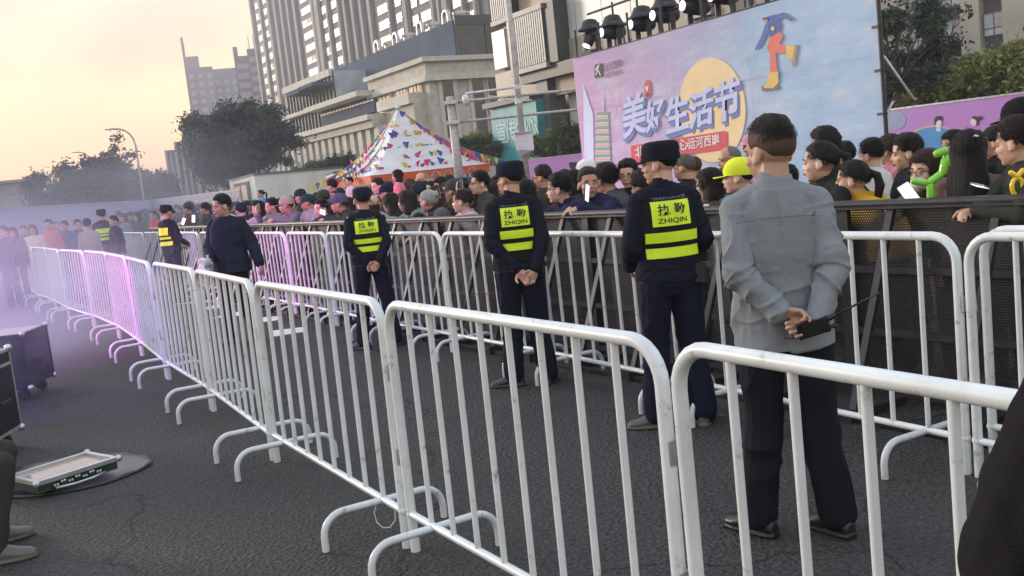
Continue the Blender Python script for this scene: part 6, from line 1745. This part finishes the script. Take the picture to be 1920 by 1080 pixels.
for i, (px0, px1, py0, py1) in enumerate(((382, 400, 323, 346), (404, 421, 326, 347))):
    a, b_ = atdist(px0, py0, 70), atdist(px1, py0, 70); zl = atdist(px0, py1, 70).z
    r_ = empty('road_sign', (a.x, a.y, 0), math.atan2(b_.y - a.y, b_.x - a.x)); tag(r_, 'blue road sign with white arrow, the %s of the pair beyond the cabin' % ('left' if i == 0 else 'right'), 'road sign', 'blue road signs')
    L = (b_ - a).xy.length
    MB().bx(0, L, 0, .06, zl, a.z).build('board', pmat('sign_blue', (.02, .13, .50), .4), r_)
    m = MB(); xc = L * .55; m.bx(xc - .03, xc + .03, -.012, -.003, zl + .15, a.z - .25); m.prism([(xc - .12, -.003, a.z - .3), (xc + .12, -.003, a.z - .3), (xc, -.003, a.z - .12)], (0, -.009, 0)).bx(xc + .03, xc + .16, -.012, -.003, zl + .3, zl + .36).build('arrow', M_white, r_)
    MB().tube([(L / 2, .1, 0), (L / 2, .1, a.z)], .05, 8).build('post', M_pole, r_, True)
# ------------------------------------------------------------------ trees
def leaf_mat(name, c1, c2):
    m, n, l, b = new_mat(name); MATS[name] = m
    tc = n.new('ShaderNodeTexCoord'); ns = n.new('ShaderNodeTexNoise'); ns.inputs['Scale'].default_value = 1.3; ns.inputs['Detail'].default_value = 5
    l.new(tc.outputs['Object'], ns.inputs['Vector'])
    rp = n.new('ShaderNodeValToRGB'); e = rp.color_ramp.elements; e[0].position = .35; e[0].color = (*c1, 1); e[1].position = .68; e[1].color = (*c2, 1)
    l.new(ns.outputs[0], rp.inputs[0]); l.new(rp.outputs[0], b.inputs['Base Color']); b.inputs['Roughness'].default_value = .6
    tl = n.new('ShaderNodeBsdfTranslucent'); l.new(rp.outputs[0], tl.inputs[0]); mx = n.new('ShaderNodeMixShader'); mx.inputs[0].default_value = .25
    l.new(b.outputs[0], mx.inputs[1]); l.new(tl.outputs[0], mx.inputs[2]); l.new(mx.outputs[0], n['Material Output'].inputs[0])
    return m
M_bark = pmat('bark', (.09, .075, .06), .9, var=.2, scale=6, bump=.5, bscale=20)
def tree(P, label, crown, trunk_h, mat, nclump=70, per=110, leaf=.20, spread=.7, seed=1, group=None, trunk_r=.16, name='tree', sparse=0.0, lean=0.0):
    """crown: (cx, cy, cz, rx, ry, rz) relative to P"""
    g = np.random.default_rng(seed)
    root = empty(name, (P.x, P.y, 0)); tag(root, label, 'tree', group)
    cx, cy, cz, rx, ry, rz_ = crown
    cl = []
    while len(cl) < nclump:
        q = g.uniform(-1, 1, 3)
        r_ = np.linalg.norm(q)
        if r_ > 1 or r_ < .30 * g.random(): continue
        lump = .72 + .38 * noise.noise(Vector((q[0] * 1.7, q[1] * 1.7, q[2] * 1.7 + seed * 3.3)))
        cl.append((cx + q[0] * rx * lump * 1.15, cy + q[1] * ry * lump * 1.15, cz + q[2] * rz_ * lump * 1.1))
    cl = np.array(cl)
    t = MB(); base = Vector((0, 0, 0)); fork = Vector((lean * .5, 0, trunk_h))
    t.tube([base, base.lerp(fork, .5) + Vector((.06, .03, 0)), fork], [trunk_r * 1.25, trunk_r, trunk_r * .85], 10)
    for k in range(min(22, nclump)):
        c = Vector(cl[g.integers(len(cl))]); mid = fork.lerp(c, .5) + Vector(tuple(g.normal(0, .15 * rx / 2, 3)))
        t.tube([fork, mid, c], [trunk_r * .45, trunk_r * .22, .012], 6)
        for q in range(2):
            e_ = c + Vector(tuple(g.normal(0, spread * .6, 3))); t.tube([mid.lerp(c, .6), e_], [trunk_r * .12, .006], 5)
    t.build('trunk', M_bark, root, True)
    n = nclump * per
    ci = g.integers(0, nclump, n)
    off = g.normal(0, 1, (n, 3)); off /= np.linalg.norm(off, axis=1)[:, None]; off *= (g.random(n) ** .5)[:, None]
    off[g.random(n) < .12] *= 1.75
    sc = spread * g.uniform(.6, 1.25, nclump)
    c = cl[ci] + off * sc[ci][:, None] * np.array((1, 1, .75))
    u = g.normal(0, 1, (n, 3)); u /= np.linalg.norm(u, axis=1)[:, None]
    v = np.cross(u, g.normal(0, 1, (n, 3))); v /= np.linalg.norm(v, axis=1)[:, None]
    s = leaf * g.uniform(.55, 1.25, n)[:, None]
    vs = np.stack([c - u * s * .9, c + v * s * .38, c + u * s * .9, c - v * s * .38], 1).reshape(-1, 3)
    me = bpy.data.meshes.new('crown'); me.vertices.add(n * 4); me.vertices.foreach_set('co', vs.ravel())
    me.loops.add(n * 4); me.loops.foreach_set('vertex_index', np.arange(n * 4, dtype=np.int32))
    me.polygons.add(n); me.polygons.foreach_set('loop_start', np.arange(0, n * 4, 4, dtype=np.int32)); me.update(calc_edges=True)
    me.materials.append(mat); link('crown', me, root)
    return root
L_haze = leaf_mat('leaves_haze', (.030, .046, .046), (.075, .10, .085))  # distance haze mixed into the leaf colour, paler and bluer
L_green = leaf_mat('leaves_green', (.028, .050, .020), (.10, .14, .04))
L_will = leaf_mat('leaves_yellowgreen', (.10, .13, .03), (.30, .32, .08))
L_dark = leaf_mat('leaves_dark', (.012, .028, .016), (.035, .06, .03))
L_red = leaf_mat('leaves_red', (.03, .012, .012), (.07, .03, .025))
def zof(px, py, d): return atdist(px, py, d).z
# big dark tree left of the towers
P = atdist(462, 300, 66); zc_ = zof(452, 262, 66); pxm = 66 / 1862.
tree(P, 'large dark dense tree standing before the distant towers', (-.4, 0, zc_, 4.6, 3.6, 3.0), 2.2, L_haze, 230, 150, .17, .70, 3, trunk_r=.25)
# hazy trees at left
P = atdist(128, 300, 58); tree(P, 'broad hazy tree wrapped in blue smoke at far left', (0, 0, zof(128, 365, 58), 2.3, 2.2, 1.7), 1.4, L_haze, 90, 130, .15, .6, 5)
P = atdist(190, 300, 60); tree(P, 'hazy round tree in smoke, right of the broad one', (0, 0, zof(188, 345, 60), 1.9, 1.8, 1.9), 1.4, L_haze, 80, 130, .15, .55, 6)
P = atdist(222, 300, 64); tree(P, 'thin sparse tree with bare tips above the far hoarding', (-.2, 0, zof(212, 335, 64), 1.5, 1.4, 3.2), 1.6, L_haze, 50, 40, .15, .45, 7, trunk_r=.09)
P = atdist(283, 300, 62); tree(P, 'compact green tree beside the end of the street', (0, 0, zof(280, 355, 62), 1.6, 1.5, 1.25), 1.2, L_green, 60, 120, .14, .5, 8)
P = atdist(250, 300, 66); tree(P, 'small loose tree just right of the tall street lamp', (0, 0, zof(250, 350, 66), 1.0, 1.0, 1.5), 1.2, L_green, 30, 80, .14, .45, 9, trunk_r=.07)
# bushes between tent and banner
for i, (px, py, d, rx, rz_, mt) in enumerate(((872, 282, 48, 1.0, .7, L_green), (905, 272, 49, 1.1, .75, L_will), (948, 286, 48, 1.2, .6, L_green), (1035, 268, 44, 1.6, .8, L_will), (1072, 262, 43, .9, .9, L_green), (600, 315, 60, 1.5, .5, L_green), (645, 308, 60, 1.3, .6, L_dark))):
    P = atdist(px, 300, d); tree(P, ['bushy shrub just right of the tent slope', 'yellow-green shrub under the road gantry', 'shrub before the teal sign', 'wide leafy shrub right of the equipment box', 'yellow-green shrub touching the banner edge', 'low shrub above the long cabin roof', 'dark low shrub between cabin roof and bunting'][i],
        (0, 0, zof(px, py, d), rx, rx, rz_), max(.6, zof(px, py, d) - rz_), mt, 36, 110, .11, .38, 20 + i, trunk_r=.06, name='shrub')
# right-hand trees
P = atdist(1690, 300, 30); tree(P, 'tall plane tree with thin dark branches right of the banner pole', (.3, 0, zof(1705, 80, 30), 1.1, 1.4, 2.6), 2.6, L_dark, 46, 62, .13, .42, 31, trunk_r=.13)
P = atdist(1758, 300, 34); tree(P, 'sparse tree whose leafy bough reaches across the apartment block', (.2, 0, zof(1765, 90, 34), 1.2, 1.4, 2.3), 2.4, L_dark, 30, 42, .12, .40, 32, trunk_r=.10)
P = atdist(1772, 300, 36); tree(P, 'small dark red-leaved tree above the pink hoarding', (0, 0, zof(1778, 150, 36), 1.0, 1.0, .7), 1.8, L_red, 30, 120, .11, .38, 33, trunk_r=.07)
P = atdist(1860, 300, 31); tree(P, 'feathery yellow-green tree above the hoarding at right', (0, 0, zof(1862, 146, 31), 1.65, 1.5, .85), 2.0, L_will, 90, 110, .11, .40, 34, trunk_r=.08)
P = atdist(1925, 300, 30); tree(P, 'yellow-green tree cut by the right edge', (0, 0, zof(1925, 135, 30), .8, 1.0, .9), 2.0, L_will, 60, 120, .11, .40, 35, trunk_r=.08)
P = atdist(1745, 300, 31); tree(P, 'light green shrub leaning over the hoarding edge', (0, 0, zof(1755, 180, 31), .7, .8, .45), 1.8, L_will, 34, 130, .09, .28, 36, trunk_r=.05, name='shrub')
hg = MB()
P = atdist(1700, 300, 38); tree(P, 'dense dark green hedge-like tree low behind the banner pole', (.6, 0, zof(1705, 185, 38), 1.7, 1.3, .75), 1.4, L_dark, 90, 150, .12, .42, 37, trunk_r=.1)
# ------------------------------------------------------------------ stage gear on the left
M_case = pmat('case_laminate', (.014, .013, .016), .35, var=.1, bump=.05)
M_caselid = pmat('case_lid', (.50, .40, .34), .4, var=.06)
M_alu = pmat('aluminium_edge', (.60, .60, .62), .35, .7, var=.05)
def flight_case(P, rz, dims, label, lidmat, cz=.12):
    root = empty('flight_case', P, rz); tag(root, label, 'flight case')
    Lx, Ly, Lz = dims
    MB().bx(0, Lx, 0, Ly, cz, cz + Lz * .8).build('box', M_case, root)
    MB().bx(0, Lx, 0, Ly, cz + Lz * .803, cz + Lz - .004).build('lid', M_case, root)
    MB().bx(.02, Lx - .02, .02, Ly - .02, cz + Lz - .003, cz + Lz + .004).build('lid_top', lidmat, root)
    m = MB(); t = .022
    for z in (cz, cz + Lz * .8, cz + Lz - t):
        m.bx(-.004, Lx + .004, -.004, t, z, z + t).bx(-.004, Lx + .004, Ly - t, Ly + .004, z, z + t).bx(-.006, t, t, Ly - t, z, z + t).bx(Lx - t, Lx + .006, t, Ly - t, z, z + t)
    for x in (0, Lx):
        for y in (0, Ly): m.bx(x - .007, x + .007 if x else x + .02, y - .007, y + .02 if not y else y + .007, cz + t, cz + Lz - t)
    m.build('edge_trim', M_alu if lidmat is not M_caselid else M_black, root)
    for x in (0, Lx):
        for y in (0, Ly):
            for z in (cz, cz + Lz): MB().ell((x, y, z), (.028, .028, .028), nu=10, nv=8).build('ball_corner', M_alu, root, True)
    for x in (.1, Lx - .1):
        for y in (.08, Ly - .08):
            c = MB().tube([(x, y - .02, .05), (x, y + .02, .05)], .05, 12); c.bx(x - .05, x + .05, y - .035, y + .035, cz - .02, cz - .002).bx(x - .02, x + .02, y - .03, y - .024, .04, cz - .02).build('caster', M_black, root)
    for x in (Lx * .3, Lx * .7): MB().bx(x - .05, x + .05, -.018, -.005, cz + Lz * .72, cz + Lz * .88).build('butterfly_latch', M_alu, root)
    MB().tube([(Lx + .02, Ly * .35, cz + Lz * .4), (Lx + .05, Ly * .35, cz + Lz * .42), (Lx + .05, Ly * .65, cz + Lz * .42), (Lx + .02, Ly * .65, cz + Lz * .4)], .01, 6).build('handle', M_black, root)
    return root
pc = gp(103, 722, .12)
flight_case((pc.x, pc.y, 0), 0, (.01, .01, .01), 'x', M_caselid) if False else None
c_ = math.cos(R(6)); s_ = math.sin(R(6))
flight_case((pc.x - .22 - 1.25 * c_, pc.y - 1.25 * s_, 0), R(6), (1.25, .62, .50), 'black flight case with pale pinkish lid and casters, glowing purple at left edge', M_caselid)
pc = gp(38, 832, .12)
flight_case((pc.x - 1.12, pc.y - .1, 0), R(4), (.9, .6, .60), 'nearer flight case with metal corners cut by the left edge', pmat('case_grey', (.30, .30, .30), .4))
# wash panel lying on a black cloth disc
ce = gp(128, 900); 
disc = MB(); n = 48
pa, pb = gp(272, 880), gp(-30, 905)
ang0 = math.atan2(pa.y - pb.y, pa.x - pb.x); RX = (pa - pb).xy.length / 2; cc = (pa + pb) / 2
rr = [Vector((cc.x + RX * (1 + .03 * math.sin(5 * a)) * math.cos(a) * math.cos(ang0) - .42 * math.sin(a) * math.sin(ang0), cc.y + RX * (1 + .03 * math.sin(5 * a)) * math.cos(a) * math.sin(ang0) + .42 * math.sin(a) * math.cos(ang0), .010)) for a in np.linspace(0, 6.283, n + 1)[:-1]]
disc.rings([[Vector((p.x, p.y, .004)) for p in rr], rr, [cc + (p - cc) * .985 + Vector((0, 0, .012 + .006 * math.sin(i * 1.7))) for i, p in enumerate(rr)], [Vector((cc.x + (p.x - cc.x) * .93, cc.y + (p.y - cc.y) * .93, .012)) for p in rr], [Vector((cc.x + (p.x - cc.x) * .3, cc.y + (p.y - cc.y) * .3, .016)) for p in rr]])
tag(disc.build('ground_cloth', pmat('black_vinyl', (.014, .016, .020), .30, bump=.4, bscale=9), smooth=True), 'shiny black round cloth spread on the asphalt under the flat light panel', 'cloth')
q = [gp(68, 905, .11), gp(222, 856, .11), gp(152, 850, .11), gp(8, 893, .11)]
o0 = Vector((q[0].x, q[0].y, 0)); ux = (q[1] - q[0]); ux.z = 0; lx_ = ux.length; ux.normalize(); uy = Vector((-ux.y, ux.x, 0)); wy = max(.3, (q[3] - q[0]).dot(uy))
pr = empty('light_panel', o0, math.atan2(ux.y, ux.x)); tag(pr, 'flat silver-framed stage light panel lying on a round black cloth', 'light panel')
MB().bx(.01, lx_ - .01, .01, wy - .01, .035, .085).build('housing', pmat('green_case', (.02, .05, .035), .4), pr)
fr = MB().bx(0, lx_, 0, .03, .085, .11).bx(0, lx_, wy - .03, wy, .085, .11).bx(0, .03, .03, wy - .03, .085, .11).bx(lx_ - .03, lx_, .03, wy - .03, .085, .11); fr.build('frame', M_alu, pr)
MB().bx(.03, lx_ - .03, .03, wy - .03, .086, .094).build('diffuser', pmat('panel_face', (.30, .24, .19), .12, var=.2, col2=(.46, .36, .27), scale=2, coat=.5), pr)
for x in (0, lx_):
    for y in (0, wy): MB().ell((x, y, .10), (.022, .022, .022), nu=10, nv=8).build('ball_corner', M_alu, pr, True)
for x0 in (.12, lx_ - .42):
    m = MB()
    for k in range(7): m.ell((x0 + .045 * k, -.006, .06 + .012 * (k % 2)), (.009, .006, .009), nu=8, nv=6)
    m.tube([(x0, -.012, .045), (x0 + .1, -.03, .04), (x0 + .2, -.03, .04), (x0 + .3, -.012, .045)], .008, 6).build('hinge_bracket', M_alu, pr, True)
# ------------------------------------------------------------------ coloured stage light from the left (fixtures stand off frame)
def spot(loc, aim, col, watts, ang, label, blend=.6, size=.12):
    L = Vector(loc); A = Vector(aim); d = A - L
    root = empty('stage_light', L, math.atan2(d.y, d.x) - math.pi); tag(root, label, 'stage light', 'stage lights beside the lane')
    tl = -math.atan2(d.z, d.xy.length)
    rt = Matrix.Rotation(-tl, 3, 'Y')
    MB().rings([[rt @ Vector((x, r_ * math.cos(a), r_ * math.sin(a))) for a in np.linspace(0, 6.283, 17)[:-1]] for x, r_ in ((-.0, .12), (.3, .14), (.42, .08), (.43, .0))]).build('head', M_black, root, True, 40)
    MB().tube([(.2, 0, -.14), (.2, 0, -L.z)], .03, 8).build('stand', M_black, root, True)
    ld_ = bpy.data.lights.new('spot', 'SPOT'); ld_.energy = watts; ld_.color = col; ld_.spot_size = ang; ld_.spot_blend = blend; ld_.shadow_soft_size = size
    lo = bpy.data.objects.new('beam', ld_); COL.objects.link(lo); lo.parent = root; lo.matrix_parent_inverse = Matrix.Identity(4)
    lo.rotation_euler = (0, 0, 0)
    q = (A - L).to_track_quat('-Z', 'Y'); rzq = Matrix.Rotation(-root.rotation_euler.z, 4, 'Z')
    lo.matrix_local = rzq @ q.to_matrix().to_4x4() @ Matrix.Translation((0, 0, -.02))
    return lo
spot((-9.0, 6.5, 3.4), (-5.0, 13.0, .6), (1.0, .16, .85), 2300, R(42), 'tall stage lamp throwing magenta light on the near barriers')
spot((-10.5, 8.5, 3.2), (-6.5, 17.0, .8), (.42, .36, 1.0), 750, R(55), 'stage lamp throwing violet light through the smoke')
spot((-8.2, 4.5, 3.6), (.5, 9.5, 1.3), (1.0, .40, .72), 220, R(40), 'stage lamp throwing pink light on the crowd')
spot((-7.0, 7.0, 1.9), (-4.6, 9.2, .3), (.42, .15, 1.0), 420, R(60), 'low stage lamp throwing purple light on the flight case')
# ------------------------------------------------------------------ smoke
def smoke(loc, rad, dens, col, label, scale=1.0, seed=0.0, th=.38):
    m, n, l, b = new_mat('smoke_%s' % label[:8])
    n.remove(b)
    vol = n.new('ShaderNodeVolumePrincipled'); vol.inputs['Color'].default_value = (*col, 1); vol.inputs['Anisotropy'].default_value = .25
    tc = n.new('ShaderNodeTexCoord'); ns = n.new('ShaderNodeTexNoise'); ns.inputs['Scale'].default_value = scale; ns.inputs['Detail'].default_value = 3; ns.inputs['Distortion'].default_value = .6
    mp_ = n.new('ShaderNodeMapping'); mp_.inputs['Location'].default_value = (seed, seed, 0); l.new(tc.outputs['Object'], mp_.inputs[0]); l.new(mp_.outputs[0], ns.inputs['Vector'])
    ln = n.new('ShaderNodeVectorMath'); ln.operation = 'LENGTH'; l.new(tc.outputs['Object'], ln.inputs[0])
    fo = n.new('ShaderNodeMapRange'); fo.inputs[1].default_value = .35; fo.inputs[2].default_value = 1.0; fo.inputs[3].default_value = 1.0; fo.inputs[4].default_value = 0.0; fo.interpolation_type = 'SMOOTHSTEP'
    l.new(ln.outputs['Value'], fo.inputs[0])
    tr = n.new('ShaderNodeMapRange'); tr.inputs[1].default_value = th; tr.inputs[2].default_value = .68; tr.inputs[3].default_value = .12; l.new(ns.outputs[0], tr.inputs[0])
    mu = n.new('ShaderNodeMath'); mu.operation = 'MULTIPLY'; l.new(fo.outputs[0], mu.inputs[0]); l.new(tr.outputs[0], mu.inputs[1])
    m2 = n.new('ShaderNodeMath'); m2.operation = 'MULTIPLY'; m2.inputs[1].default_value = dens; l.new(mu.outputs[0], m2.inputs[0]); l.new(m2.outputs[0], vol.inputs['Density'])
    l.new(vol.outputs[0], n['Material Output'].inputs['Volume'])
    mb = MB(); mb.ell((0, 0, 0), (1, 1, 1), nu=24, nv=14)
    o = mb.build('smoke', m, None, True, loc=loc); o.scale = rad
    tag(o, label, 'smoke', kind='stuff')
    return o
c = atdist(120, 400, 25); smoke((c.x, c.y, 1.5), (7.0, 6.5, 3.2), .075, (.70, .74, .95), 'blue-violet stage smoke drifting over the far left of the lane', 1.7, 3.0)
c = atdist(20, 520, 12.5); smoke((c.x - .8, c.y, .75), (3.2, 3.0, 1.4), .36, (.72, .78, .95), 'pale low stage smoke rolling behind the flight case', 1.9, 7.0)
c = atdist(20, 620, 10.2); smoke((c.x - .3, c.y - .4, .6), (1.5, 1.0, .8), .55, (.70, .66, .95), 'wisp of purple-lit smoke around the flight case', 2.2, 11.0)
c = atdist(150, 150, 30); smoke((c.x, c.y, 6.8), (7.5, 6.0, 3.4), .085, (.76, .72, .80), 'thin grey smoke drifting high against the evening sky', 1.3, 5.0)
# ------------------------------------------------------------------ evening air
m, n, l, b = new_mat('evening_haze'); n.remove(b)
vol = n.new('ShaderNodeVolumePrincipled'); vol.inputs['Color'].default_value = (.86, .88, .96, 1); vol.inputs['Density'].default_value = .0010; vol.inputs['Anisotropy'].default_value = .2
l.new(vol.outputs[0], n['Material Output'].inputs['Volume'])
tag(MB().bx(-420, 260, -30, 480, -1.0, 120).build('haze', m), 'thin pale evening haze filling the street', 'haze', kind='stuff')
